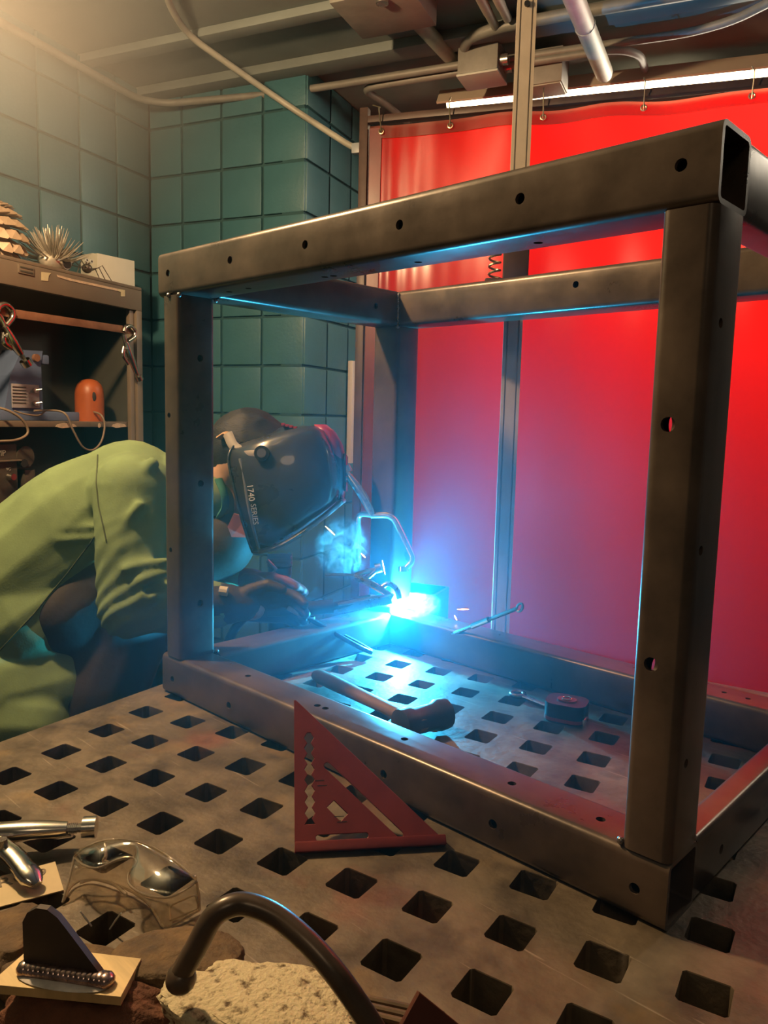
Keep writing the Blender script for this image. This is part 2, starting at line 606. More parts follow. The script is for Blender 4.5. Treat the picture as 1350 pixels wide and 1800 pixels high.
for a in (0.12, TW - 0.12):
    for b in (TNEAR + 0.12, TFAR - 0.12):
        lg = MB()
        p = T_EDGE + TX * a + TY * b
        lg.box(p + Vector((0, 0, (FLOOR_Z - 0.12) / 2)), (0.09, 0.09, -FLOOR_Z - 0.12), mT, 0.006)
        lg.box(p + Vector((0, 0, FLOOR_Z + 0.008)), (0.16, 0.16, 0.016), mT, 0.003)
        lg.build('leg', BLACKPAINT, table)

# ================================================================== the welded tube frame
FL, FH, FD, TB = 0.9696, 0.803, 0.6162, 0.075
XL = -0.008                      # the front rails overhang the left post a little
frame = thing('welded_tube_cage', 'large open box frame of dark steel tube standing on the welding table', 'steel frame', (FL / 2, FD / 2, 0))
def rr(w, h, r, n=4):
    pts = []
    for cx, cy, a0 in ((w / 2 - r, h / 2 - r, 0), (-w / 2 + r, h / 2 - r, 90), (-w / 2 + r, -h / 2 + r, 180), (w / 2 - r, -h / 2 + r, 270)):
        for k in range(n + 1):
            a = R(a0 + 90 * k / n)
            pts.append((cx + r * math.cos(a), cy + r * math.sin(a)))
    return pts
def drill(o, holes):
    """holes: (point, direction, radius, depth) cut into a mesh object"""
    if not holes:
        return
    b = MB()
    for p, d, r, dep in holes:
        p = Vector(p); d = Vector(d).normalized()
        b.cyl(p + d * 0.01, p - d * dep, r, n=14)
    cut = b.build('cutter', None)
    md = o.modifiers.new('holes', 'BOOLEAN')
    md.operation = 'DIFFERENCE'; md.object = cut; md.solver = 'EXACT'
    dg = bpy.context.evaluated_depsgraph_get()
    nm = bpy.data.meshes.new_from_object(o.evaluated_get(dg))
    o.modifiers.clear()
    old = o.data
    nm.name = old.name
    o.data = nm
    shade(nm, 28)
    cm = cut.data
    bpy.data.objects.remove(cut); bpy.data.meshes.remove(cm); bpy.data.meshes.remove(old)
def rail(name, a, b, w, h, side, parent, holes=(), r=0.0095, wall=0.0055, mat=None):
    """hollow rectangular tube from a to b (centre line); w across along 'side', h along axis x side"""
    a = Vector(a); b = Vector(b)
    t = (b - a).normalized(); s_ = Vector(side); u = t.cross(s_)
    out = rr(w, h, r); inn = rr(w - 2 * wall, h - 2 * wall, max(0.002, r - wall))
    n = len(out)
    vs = []
    for p in (a, b):
        vs += [p + s_ * x + u * y for x, y in out]
        vs += [p + s_ * x + u * y for x, y in inn]
    fs = []
    for k in range(n):
        k1 = (k + 1) % n
        fs += [(k, k1, 2 * n + k1, 2 * n + k), (n + k, 3 * n + k, 3 * n + k1, n + k1), (k, n + k, n + k1, k1), (2 * n + k, 2 * n + k1, 3 * n + k1, 3 * n + k)]
    m = MB(); m.add(vs, fs)
    o = m.build(name, mat or STEEL, parent, sm=28)
    drill(o, holes)
    return o
X, Y, Z = Vector((1, 0, 0)), Vector((0, 1, 0)), Vector((0, 0, 1))
HR = 0.0062
def fr(px, n, p, dep=0.03, r=HR):
    q = on_plane(px[0], px[1], p, n)
    return (q, n, r, dep)
h2 = TB / 2
# front rails (full length, open ends)
rail('top_rail', (XL, h2, FH - h2), (FL, h2, FH - h2), TB, TB, Y, frame,
     [fr(p, (0, -1, 0), (0, 0, 0)) for p in ((295, 480), (404, 457), (536, 430), (702, 395), (914, 349), (1197, 290))] +
     [fr(p, (0, 0, -1), (0, 0, FH - TB), r=0.0055) for p in ((403, 513), (437, 507), (571, 487), (586, 485), (735, 461), (946, 427))])
rail('bottom_rail', (XL, h2, h2), (FL, h2, h2), TB, TB, Y, frame,
     [fr(p, (0, -1, 0), (0, 0, 0)) for p in ((303, 1194), (402, 1240), (674, 1361), (866, 1449), (1115, 1562))] +
     [fr(p, (0, 0, 1), (0, 0, TB), r=0.0055) for p in ((436, 1188), (558, 1240), (572, 1245), (711, 1299), (900, 1377), (1056, 1440))])
# back rails
rail('top_rail', (0.0, FD - h2, FH - h2), (FL, FD - h2, FH - h2), TB, TB, Y, frame, [fr((1012, 500), (0, -1, 0), (0, FD - TB, 0))])
rail('bottom_rail', (0.0, FD - h2, h2), (FL, FD - h2, h2), TB, TB, Y, frame,
     [fr(p, (0, 0, 1), (0, 0, TB), r=0.0045) for p in ((1273, 1217), (1315, 1228))])
# side rails between them
WLX, WRX = 0.0756, 0.034
rail('side_rail', (WLX / 2, TB, FH - h2), (WLX / 2, FD - TB, FH - h2), TB, WLX, Z, frame, [fr((661, 538), (1, 0, 0), (WLX, 0, 0))])
rail('side_rail', (WLX / 2, TB, h2), (WLX / 2, FD - TB, h2), TB, WLX, Z, frame)
rail('side_rail', (FL - 0.025, TB, FH - h2), (FL - 0.025, FD - TB, FH - h2), TB, 0.05, Z, frame)
rail('side_rail', (FL - WRX / 2, TB, h2), (FL - WRX / 2, FD - TB, h2), TB, WRX, Z, frame, [fr((1268, 1493), (1, 0, 0), (FL, 0, 0))], r=0.007, wall=0.0045)
# posts
PW = 0.0535
rail('post', (0.0035 + PW / 2, h2, TB), (0.0035 + PW / 2, h2, FH - TB), PW, TB, X, frame,
     [fr(p, (1, 0, 0), (PW + 0.0035, 0, 0)) for p in ((352, 630), (353, 850), (352, 1060))] + [fr(p, (0, -1, 0), (0, 0, 0), r=0.005) for p in ((297, 730), (300, 967))])
rail('post', (FL - PW / 2, h2, TB), (FL - PW / 2, h2, FH - TB), PW, TB, X, frame,
     [fr(p, (0, -1, 0), (0, 0, 0), r=.0075) for p in ((1174, 746), (1144, 1168))] + [fr(p, (-1, 0, 0), (FL - PW, 0, 0), r=.0105) for p in ((1174, 746), (1144, 1168))] + [fr(p, (1, 0, 0), (FL, 0, 0), r=0.005) for p in ((1267, 568), (1232, 968), (1206, 1342))])
rail('post', (WLX / 2, FD - h2, TB), (WLX / 2, FD - h2, FH - TB), WLX, TB, X, frame)
rail('post', (FL - PW / 2, FD - h2, TB), (FL - PW / 2, FD - h2, FH - TB), PW, TB, X, frame)
# weld beads and tacks
def bead(a, b, r=0.0045, n=10, parent=frame, mat=None):
    a = Vector(a); b = Vector(b)
    w = MB()
    for i in range(n):
        p = a.lerp(b, (i + .5) / n)
        w.ball(p + Vector([random.uniform(-.0006, .0006) for _ in range(3)]), ((b - a).length / n * .62 + .0005 if False else r), u=8, v=6)
    return w.build('weld_bead', mat or WELDM, parent, sm=80)
bead((WLX + .001, FD - TB - .001, FH - .006), (WLX + .001, FD - TB - .001, FH - TB + .004), 0.0038, 16)
for p in ((PW + .006, .0, FH - TB - .002), (PW + .006, TB, FH - TB - .002), (PW + .006, TB, TB + .003), (FL - PW - .002, 0.004, TB + .004), (FL - .003, TB - .008, TB + .004),
          (WLX, FD - TB, FH - TB - .002), (FL - WRX - .002, TB + .001, TB - .002), (PW * .5, -.0005, FH - TB)):
    t_ = MB(); t_.ball(p, 0.0045, u=8, v=6); t_.build('tack_weld', WELDM, frame, sm=80)

# ================================================================== welding curtain and its stand
def curtain_mat():
    m = bpy.data.materials.new('red_vinyl')
    m.use_nodes = True
    nt = m.node_tree
    nt.nodes.clear()
    out = nt.nodes.new('ShaderNodeOutputMaterial')
    tl = nt.nodes.new('ShaderNodeBsdfTranslucent'); tl.inputs[0].default_value = (0.95, 0.010, 0.008, 1)
    df = nt.nodes.new('ShaderNodeBsdfDiffuse'); df.inputs[0].default_value = (0.30, 0.006, 0.012, 1)
    gl = nt.nodes.new('ShaderNodeBsdfGlossy'); gl.inputs[0].default_value = (1, 1, 1, 1); gl.inputs['Roughness'].default_value = 0.16
    a = nt.nodes.new('ShaderNodeMixShader'); a.inputs[0].default_value = 0.22
    b = nt.nodes.new('ShaderNodeMixShader'); b.inputs[0].default_value = 0.045
    nt.links.new(tl.outputs[0], a.inputs[1]); nt.links.new(df.outputs[0], a.inputs[2])
    nt.links.new(a.outputs[0], b.inputs[1]); nt.links.new(gl.outputs[0], b.inputs[2])
    nt.links.new(b.outputs[0], out.inputs[0])
    return m
VINYL = curtain_mat()
HEM = M_('maroon_hem', (0.16, 0.02, 0.02), 0.35, 0, var=0.2, scale=8)
TOPHEM = curtain_mat()
TOPHEM.name = 'brown_hem'
for n_ in TOPHEM.node_tree.nodes:
    if n_.type == 'BSDF_TRANSLUCENT': n_.inputs[0].default_value = (.75, .34, .25, 1)
    if n_.type == 'BSDF_DIFFUSE': n_.inputs[0].default_value = (.22, .10, .08, 1)
ER = Vector((math.cos(R(26)), math.sin(R(26)), 0)); ES = Vector((-math.sin(R(26)), math.cos(R(26)), 0)); m20 = Matrix.Rotation(R(26), 3, 'Z')   # the curtain hangs a little askew
CP = at(640, 700, 2.9); CP.z = 0                          # left edge of the curtain
CUR_TOP = at(660, 246, 2.9).z
cur = thing('welding_curtain', 'tall translucent red vinyl welding curtain hanging behind the steel frame', 'curtain', CP + ER * 1.0 + Vector((0, 0, FLOOR_Z)))
CW = 2.0
def fold(x, z):
    # folds bunch up at the left end and fade to the right
    f = 0.003 * math.exp(-x / 0.10) * math.sin(x * 95) + 0.006 * math.sin(x * 7.0 + 0.6 * z) + 0.003 * math.sin(x * 17 + z * 1.3)
    s = 0.006 * math.exp(-((CUR_TOP - z) / 0.12) ** 2) * math.sin(x * 21)
    return f + s
def sag(x):
    return 0.008 * math.sin((x / 0.42) * PI) ** 2
nx, nz = 150, 30
vs = []; fs = []
for j in range(nz + 1):
    for i in range(nx + 1):
        x = CW * (i / nx) ** 1.35
        zt = CUR_TOP - sag(x)
        z = zt + (FLOOR_Z + 0.08 - zt) * (j / nz) ** 1.2
        p = CP + ER * x + ES * fold(x, z)
        vs.append((p.x, p.y, z))
for j in range(nz):
    for i in range(nx):
        k = j * (nx + 1) + i
        fs.append((k, k + 1, k + nx + 2, k + nx + 1))
cm_ = MB(); cm_.add(vs, fs)
cm_.build('vinyl_sheet', VINYL, cur, sm=80)
# folded hem along the top, and a doubled strip down the left edge
hm = MB()
for (za, zb, off) in ((0.006, -0.045, -0.004), (-0.045, 0.006, -0.0075)):
    pass
vs = []; fs = []
for i in range(nx + 1):
    x = CW * (i / nx) ** 1.35
    zt = CUR_TOP - sag(x)
    for dz, off in ((0.008, 0.0), (0.008, -0.005), (-0.034, -0.005), (-0.034, 0.0)):
        p = CP + ER * x + ES * (fold(x, zt + min(dz, 0)) + off)
        vs.append((p.x, p.y, zt + dz))
for i in range(nx):
    for q in range(4):
        fs.append((i * 4 + q, (i + 1) * 4 + q, (i + 1) * 4 + (q + 1) % 4, i * 4 + (q + 1) % 4))
hm.add(vs, fs)
hm.build('top_hem', TOPHEM, cur, sm=60)
vs = []; fs = []
for j in range(nz + 1):
    z = CUR_TOP + (FLOOR_Z + 0.08 - CUR_TOP) * (j / nz)
    for x, off in ((-0.004, 0.002), (0.0, -0.006), (0.022, -0.008), (0.044, -0.005), (0.046, 0.002)):
        p = CP + ER * x + ES * (fold(max(x, 0), z) + off)
        vs.append((p.x, p.y, z))
for j in range(nz):
    for q in range(4):
        fs.append((j * 5 + q, j * 5 + q + 1, (j + 1) * 5 + q + 1, (j + 1) * 5 + q))
st = MB(); st.add(vs, fs)
st.build('side_hem', HEM, cur, sm=60)
# grommets and hooks
def ring_pts(c, e1, e2, r, n=14):
    return [c + e1 * (r * math.cos(2 * PI * k / n)) + e2 * (r * math.sin(2 * PI * k / n)) for k in range(n + 1)]
BRASS = M_('dull_brass', (0.50, 0.42, 0.28), 0.35, 0.9)
RAIL_Z = CUR_TOP + 0.042
for x in (0.045, 0.30, 0.62, 0.94, 1.26, 1.58, 1.9):
    c = CP + ER * x + ES * (fold(x, CUR_TOP) - 0.011) + UP * (CUR_TOP - sag(x) - 0.014)
    g = MB(); g.sweep(ring_pts(c, ER, UP, 0.0085), 0.003, 6, cap=False)
    g.build('grommet', BRASS, cur)
    hk = MB()
    top = Vector((CP.x, CP.y, 0)) + ER * x + UP * (RAIL_Z + 0.006)
    hk.sweep(curve_pts([c + UP * -0.008 - ES * 0.002, c - ES * 0.006 + UP * 0.01, top - ES * 0.035, top + UP * 0.012 - ES * 0.02 - ER * 0.002, top + UP * 0.03 + ES * 0.0 - ER * (0.035 if x < .1 else 0.004)], 6), 0.0022, 6)
    hk.build('hook', BRASS, cur)
# stand
stand = thing('curtain_stand', 'dark square tube stand carrying the red welding curtain', 'curtain stand', CP - ER * 0.03 + Vector((0, 0, FLOOR_Z)))
BROWN = M_('brown_paint', (0.075, 0.04, 0.032), 0.45, 0.1, var=0.3, scale=10)
po = MB(); pc = CP - ER * 0.022 + ES * 0.01
po.box((pc.x, pc.y, (FLOOR_Z + RAIL_Z + 0.03) / 2), (0.032, 0.032, RAIL_Z + 0.03 - FLOOR_Z), m20, 0.003)
po.build('upright', BROWN, stand)
ra = MB(); rc = CP + ER * (CW / 2) + ES * 0.01
ra.box((rc.x, rc.y, RAIL_Z - 0.012), (CW + 0.05, 0.03, 0.024), m20, 0.003)
ra.build('cross_rail', BROWN, stand)
po = MB(); pc = CP + ER * (CW + 0.03) + ES * 0.01
po.box((pc.x, pc.y, (FLOOR_Z + RAIL_Z) / 2), (0.032, 0.032, RAIL_Z - FLOOR_Z), m20, 0.003)
po.build('upright', BROWN, stand)
for xx in (-0.022, CW + 0.03):
    ft = MB(); q = CP + ER * xx + ES * 0.01
    ft.box((q.x, q.y, FLOOR_Z + 0.016), (0.032, 0.5, 0.032), m20, 0.003)
    ft.build('foot', BROWN, stand)
GREYB = M_('grey_plastic', (0.30, 0.33, 0.36), 0.4)
cb = MB(); q = at(628, 262, 2.86)
cb.box(q, (0.036, 0.03, 0.036), m20, 0.003)
cb.build('clamp_block', GREYB, stand)

CER, CES, CM20 = ER, ES, m20
ER = Vector((math.cos(R(20)), math.sin(R(20)), 0)); ES = Vector((-math.sin(R(20)), math.cos(R(20)), 0)); m20 = Matrix.Rotation(R(20), 3, 'Z')
# ================================================================== fluorescent fixture over the curtain
F0 = at(778, 186, 3.15)
FDIR = Vector((math.cos(R(25)), math.sin(R(25)), 0))
fz = F0.z
fix = thing('fluorescent_fixture', 'long lit fluorescent strip light hanging above the red curtain', 'light fixture', F0 + FDIR * 1.2)
HOUS = M_('cream_enamel', (0.50, 0.42, 0.33), 0.5, 0, var=0.06, scale=8)
hb_ = MB()
LF = 2.44
prof = [(-0.075, -0.012), (-0.07, -0.018), (-0.035, 0.03), (0.035, 0.03), (0.07, -0.018), (0.075, -0.012), (0.038, 0.045), (-0.038, 0.045)]
a = F0; n = len(prof)
vs = [a + ES * x + UP * y for x, y in prof] + [a + FDIR * LF + ES * x + UP * y for x, y in prof]
hb_.add(vs, [tuple(range(n)), tuple(range(n, 2 * n))[::-1]] + [(i, (i + 1) % n, n + (i + 1) % n, n + i) for i in range(n)])
hb_.build('reflector', HOUS, fix, sm=None)
tb = MB()
TUBE = emit_mat('fluorescent_tube', (1.0, 0.80, 0.50), 9.0)
for s_ in (-0.03, 0.03):
    tb = MB(); tb.cyl(a + FDIR * 0.03 + ES * s_ + UP * -0.006, a + FDIR * (LF - 0.03) + ES * s_ + UP * -0.006, 0.015, n=14)
    tb.build('tube', TUBE, fix)
for x in (0.12, 1.2, 2.3):
    wr = MB()
    wr.cyl(a + FDIR * x + UP * 0.045, a + FDIR * (x + 0.012) + UP * (CEIL_Z - fz), 0.0018, n=6)
    wr.cyl(a + FDIR * (x + 0.03) + UP * 0.045, a + FDIR * (x + 0.012) + UP * (CEIL_Z - fz), 0.0018, n=6)
    wr.build('hanger_wire', BLACKPAINT, fix)

# ================================================================== aluminium extrusion upright behind the frame
xp = thing('extrusion_upright', 'tall slotted aluminium extrusion post standing behind the steel frame', 'post', (0.272, 0.70, 0))
def extr_prof(s, slot=0.0042, dp=0.007, lip=0.0015):
    h = s / 2
    q = []
    pts = [(-h, -h), (-slot * 1.8, -h), (-slot, -h + dp * .25), (-slot, -h + dp), (slot, -h + dp), (slot, -h + dp * .25), (slot * 1.8, -h)]
    out = []
    for k in range(4):
        c, s_ = math.cos(k * PI / 2), math.sin(k * PI / 2)
        out += [(x * c - y * s_, x * s_ + y * c) for x, y in pts]
    return out
exo = Vector((0.272, 0.70, 0.0))
ang = R(36)
e1 = Vector((math.cos(ang), math.sin(ang), 0)); e2 = Vector((-math.sin(ang), math.cos(ang), 0))
def extr_bar(name, parent, w, z0, z1):
    # wide face with two slots near its edges
    h = w / 2; d = 0.019
    sl = 0.0022
    xs = [-h, -h + .0065, -h + .0065, -h + .0095, -h + .0095, h - .0095, h - .0095, h - .0065, h - .0065, h]
    ys = [-d, -d, -d + .006, -d + .006, -d, -d, -d + .006, -d + .006, -d, -d]
    front = list(zip(xs, ys))
    back = [(x, -y) for x, y in reversed(front)]
    side = [(h, -.003), (h - .005, -.003), (h - .005, .003), (h, .003)]
    side2 = [(-h, .003), (-h + .005, .003), (-h + .005, -.003), (-h, -.003)]
    poly = front + side + back + side2
    m = MB()
    m.prism(poly, exo + UP * z0, e1, e2, z1 - z0)
    return m.build(name, ALU, parent, sm=20)
extr_bar('extrusion', xp, 0.040, 0.012, 1.395)
m32 = Matrix.Rotation(ang, 3, 'Z')
bp = MB(); bp.box(exo + UP * 0.006, (0.09, 0.09, 0.012), m32, 0.002); bp.build('base_plate', STEEL, xp)
sc_ = MB(); p = exo + UP * 1.380 - e2 * 0.0195
sc_.cyl(p, p - e2 * 0.004, 0.006, n=12); sc_.build('end_screw', DARK, xp)
# carriage with spring coil seen between the top rails
ca = MB(); zc = at(912, 462, 1.75).z
ca.box(exo + UP * zc - e2 * 0.004, (0.054, 0.052, 0.12), m32, 0.004)
ca.build('carriage', BROWN, xp)
sp = MB()
c0 = exo - e1 * 0.045 + UP * (zc - 0.05) - e2 * 0.01
sp.sweep([c0 + UP * (0.10 * k / 60) + e1 * (0.012 * math.cos(k * 2 * PI / 10)) + e2 * (0.012 * math.sin(k * 2 * PI / 10)) for k in range(61)], 0.0025, 6)
sp.build('spring', BRASS, xp)
sb = MB(); sb.box(c0 + UP * -0.012 + e1 * 0.005, (0.05, 0.035, 0.02), m32, 0.004); sb.build('spring_seat', BROWN, xp)

# ================================================================== pipes and boxes under the ceiling
def pipe(name, label, pts, r, mat, bend=0.12, cat='pipe', straps=(), group=None):
    pp = bend_pts(pts, bend) if bend else [Vector(p) for p in pts]
    t = thing(name, label, cat, pp[0], group)
    m = MB(); m.sweep(pp, r, 12)
    m.build('tube', mat, t, sm=60)
    for (a, b, k) in straps:
        s_ = MB(); s_.cyl(a, b, r * k, n=14); s_.build('coupling', mat, t)
    return t
def zc_(u, v, z): return on_z(u, v, z)
CZ = CEIL_Z - 0.035
pipe('conduit', 'thin pale conduit slanting from the ceiling down to the curtain stand', [zc_(286, -30, CZ), zc_(300, 15, CZ), zc_(330, 62, CZ - .01), at(500, 182, 2.95), at(610, 253, 2.88), at(622, 259, 2.87)], 0.0115, PALEPIPE, 0.15)
pipe('conduit', 'dark conduit running round the wall corner just below the ceiling', [K1 - ES * 1.9 + ER * .06 + UP * (CZ - .05), K1 - ES * .15 + ER * .07 + UP * (CZ - .05), K1 + ER * .15 - ES * .07 + UP * (CZ - .05), zc_(500, 164, CZ - .04), zc_(818, 113, CZ - .04)], 0.014, CONDUIT, 0.25)
pipe('conduit', 'conduit with a tight elbow left of the white covered junction box', [zc_(822, 125, CZ - .05), zc_(690, 146, CZ - .05), zc_(635, 156, CZ - .05), zc_(672, 178, CZ - .05), zc_(705, 205, CZ - .05), zc_(740, 240, CZ - .05)], 0.014, CONDUIT, 0.10)
a_, b_ = zc_(716, 18, CZ), zc_(795, 104, CZ)
pipe('water_pipe', 'thick pale pipe between the square ceiling box and the junction box', [a_, b_], 0.027, PALEPIPE, 0, straps=[(b_ + (a_ - b_) * .02, b_ + (b_ - a_) * .14, 0.85)])
pipe('conduit', 'dark conduit curving right above the junction box towards the ceiling top', [zc_(815, 92, CZ), zc_(822, 66, CZ), zc_(880, 47, CZ), zc_(980, 28, CZ), zc_(1250, -18, CZ)], 0.019, CONDUIT, 0.13)
pipe('conduit', 'conduit from the junction box bending up at the top right corner', [zc_(880, 106, CZ - .03), zc_(1000, 88, CZ - .03), zc_(1210, 58, CZ - .03), zc_(1290, 36, CZ - .03), zc_(1380, -10, CZ - .03)], 0.014, CONDUIT, 0.3)
pipe('conduit', 'conduit ending in a downward elbow behind the big capped pipe', [zc_(882, 117, CZ - .05), zc_(1000, 99, CZ - .05), zc_(1085, 86, CZ - .05), zc_(1125, 95, CZ - .05), zc_(1134, 122, CZ - .05)], 0.0135, CONDUIT, 0.14)
a_, b_ = zc_(1000, -25, CZ - .08), zc_(1062, 128, CZ - .08)
pipe('water_pipe', 'big pale pipe with a collar ending above the strip light', [a_, b_], 0.031, PALEPIPE, 0, straps=[(a_ + (b_ - a_) * .40, a_ + (b_ - a_) * .42, 1.06), (b_, b_ + (b_ - a_) * .04, .8)])
for (p, q, lab) in (((836, -20), (858, 22), 'left of two short pale pipes at the top edge above the junction box'), ((866, -20), (882, 12), 'right of two short pale pipes at the top edge above the junction box')):
    a_, b_ = zc_(p[0], p[1], CZ), zc_(q[0], q[1], CZ)
    pipe('conduit', lab, [a_, b_], 0.016, PALEPIPE, 0, straps=[(b_, b_ + (b_ - a_) * .7, .9)], group='short pipes at the ceiling')
pipe('conduit', 'vertical pipe stub on the far wall at the upper right edge', [at(1318, -30, 3.0), at(1322, 112, 3.0)], 0.02, CONDUIT, 0)
# junction box
WHITE = M_('white_enamel', (0.62, 0.63, 0.58), 0.45, 0, var=0.05, scale=10)
jc = zc_(848, 118, CZ - .05)
jb = thing('junction_box', 'square junction box with a white cover where the conduits meet', 'electrical box', jc)
j1 = MB(); j1.box(jc + UP * .01, (0.15, 0.13, 0.10), m20, .004); j1.build('box', CONDUIT, jb)
j2 = MB(); j2.box(jc - UP * .045, (0.155, 0.135, 0.008), m20, .002); j2.build('cover', WHITE, jb)
for s_ in (-1, 1):
    j3 = MB(); p = jc + ER * .075 + ES * (.03 * s_); j3.cyl(p, p + ER * .03, .02, n=12); j3.build('connector', BRIGHT, jb)
pc_ = zc_(676, 0, CZ)
pb = thing('ceiling_box', 'grey square pull box with a round knockout at the top edge', 'electrical box', pc_)
p1 = MB(); p1.box(pc_ - UP * .01, (0.27, 0.25, 0.07), m20, .003); p1.build('box', CONDUIT, pb)
p2 = MB(); q = zc_(672, 2, CZ - .048); p2.cyl(q, q - UP * .008, .02, n=18); p2.build('knockout', BRIGHT, pb)
dc = zc_(958, 128, CZ - .06)
db = thing('duct_box', 'small pale box on the ceiling right of the junction box', 'electrical box', dc)
d1 = MB(); d1.box(dc, (0.15, 0.12, 0.12), m20, .003); d1.build('box', CONDUIT, db)
d2 = MB(); d2.box(dc - UP * .062, (0.14, 0.11, 0.006), m20, .002); d2.build('cover', PALEPIPE, db)
# shallow ceiling beams
for k, (u, v, w, h) in enumerate(((700, 80, .10, .035), (480, 30, .06, .03))):
    p = zc_(u, v, CEIL_Z)
    b = MB(); b.box(p - UP * (h / 2), (6, w, h), m20, .004)
    struct(b.build('trim_%d' % (k + 1), CEIL))
# pale cable channel on the return wall
q = on_plane(617, 725, K2 + ER * .02, ER)
ch = MB(); ch.box(q, (0.035, 0.024, 0.47), Matrix.Rotation(R(110), 3, 'Z'), .003)
tag(ch.build('cable_channel', WHITE), 'pale vertical cable channel on the teal wall beside the curtain stand', 'cable channel')

# ================================================================== storage cabinet at the left wall
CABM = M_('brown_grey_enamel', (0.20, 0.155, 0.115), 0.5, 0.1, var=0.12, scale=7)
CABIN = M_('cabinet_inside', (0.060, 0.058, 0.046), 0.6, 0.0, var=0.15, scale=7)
PC = at(249, 506, 2.95)
CABZ = PC.z
PC.z = 0
cab_w = 1.02
cab_d = min(0.40, (PC - K1).dot(ER) - 0.012)
print('cabinet depth', cab_d)
A110 = Matrix.Rotation(R(110), 3, 'Z')
cab = thing('storage_cabinet', 'open brown metal storage cabinet standing against the left teal wall', 'cabinet', PC - ES * (cab_w / 2) - ER * .2 + UP * FLOOR_Z)
def cpt(s, r, z):            # s from the right end towards the camera side, r depth behind the front
    return PC - ES * s - ER * r + UP * z
def cbox(name, s0, s1, r0, r1, z0, z1, mat, parent=cab, bev=.003):
    m = MB(); m.box(cpt((s0 + s1) / 2, (r0 + r1) / 2, (z0 + z1) / 2), (s1 - s0, r1 - r0, z1 - z0), A110, bev)
    return m.build(name, mat, parent)
cbox('top_panel', 0, cab_w, 0, cab_d, CABZ - .012, CABZ, CABM)
cbox('header', 0, cab_w, 0, .02, CABZ - .088, CABZ - .012, CABM)
cbox('stile', 0, .03, 0, .02, FLOOR_Z, CABZ - .088, CABM)
cbox('inner_stile', .03, .055, .012, .03, FLOOR_Z, CABZ - .088, CABM)
cbox('stile', cab_w - .03, cab_w, 0, .02, FLOOR_Z, CABZ - .088, CABM)
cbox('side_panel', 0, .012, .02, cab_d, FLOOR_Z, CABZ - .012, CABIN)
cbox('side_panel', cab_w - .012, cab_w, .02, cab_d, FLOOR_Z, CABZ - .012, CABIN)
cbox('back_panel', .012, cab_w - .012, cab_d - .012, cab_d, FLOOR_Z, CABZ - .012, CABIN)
def zfront(u, v, r=0.0):
    return on_plane(u, v, cpt(0, r, 0), ER)
SH1 = zfront(150, 741, .03).z
shelf = cbox('shelf', .012, cab_w - .012, .03, cab_d - .012, SH1 - .02, SH1, CABM)
CHIP = M_('chipped_paint', (0.62, 0.46, 0.33), 0.7, var=0.2, scale=60)
for (u0, u1) in ((97, 135), (172, 177), (196, 222)):
    a = zfront(u0, 748, .029); b = zfront(u1, 748, .029)
    m = MB()
    L_ = (b - a).length
    poly = [(0, -.004), (L_ * .3, -.009), (L_ * .7, -.006), (L_, -.004), (L_ * .85, .006), (L_ * .4, .009), (L_ * .1, .005)]
    m.prism(poly, a, (b - a).normalized(), UP, .0012)
    m.build('paint_chip', CHIP, shelf, sm=None)
SH2 = zfront(60, 945, .03).z
cbox('shelf', .012, cab_w - .012, .03, cab_d - .012, SH2 - .02, SH2, CABM)
cbox('plinth', 0, cab_w, 0, cab_d, FLOOR_Z, FLOOR_Z + .06, CABM)
# name plate, tape on the header
q = zfront(45, 475)
npl = MB(); npl.box(q + ER * .002, (0.062, 0.004, 0.026), A110, .001); npl_o = npl.build('name_plate', CABM, cab)
for dz in (.006, -.006):
    l_ = MB(); l_.box(q + ER * .0045 + UP * dz, (0.05, 0.002, 0.005), A110, .0008); l_.build('embossed_line', CABIN, npl_o)
TAPE = M_('masking_tape', (0.62, 0.53, 0.34), 0.75, var=0.1, scale=30)
def on_header(name, pts, mat, off=.0012):
    P = [zfront(u, v) + ER * off for u, v in pts]
    m = MB(); n = len(P)
    m.add(P + [p + ER * .0008 for p in P], [tuple(range(n)), tuple(range(n, 2 * n))[::-1]] + [(i, (i + 1) % n, n + (i + 1) % n, n + i) for i in range(n)])
    return m.build(name, mat, cab, sm=None)
on_header('tape_piece', [(72, 478), (89, 480), (85, 485), (84, 494), (72, 493)], TAPE)
on_header('tape_strip', [(99, 483), (125, 490), (208, 508), (208, 512), (120, 493), (101, 487)], CHIP)
on_header('tape_piece', [(207, 508), (219, 510), (219, 521), (212, 521), (212, 513), (207, 512)], TAPE)

# bar across the opening, with locking clamps hanging from it
COPPER = M_('brown_flat_bar', (0.30, 0.15, 0.09), 0.5, 0.3, var=0.25, scale=18)
b0 = zfront(-120, 530, -.03); b1 = zfront(236, 582, -.03)
br = MB()
dd = (b1 - b0)
mid = (b0 + b1) / 2
xx_ = dd.normalized(); yy_ = ER
br.box(mid, (dd.length, 0.006, 0.026), Matrix((xx_, yy_, xx_.cross(yy_))).transposed(), .001)
tag(br.build('flat_bar', COPPER), 'brown flat bar held across the cabinet opening by locking clamps', 'metal bar')

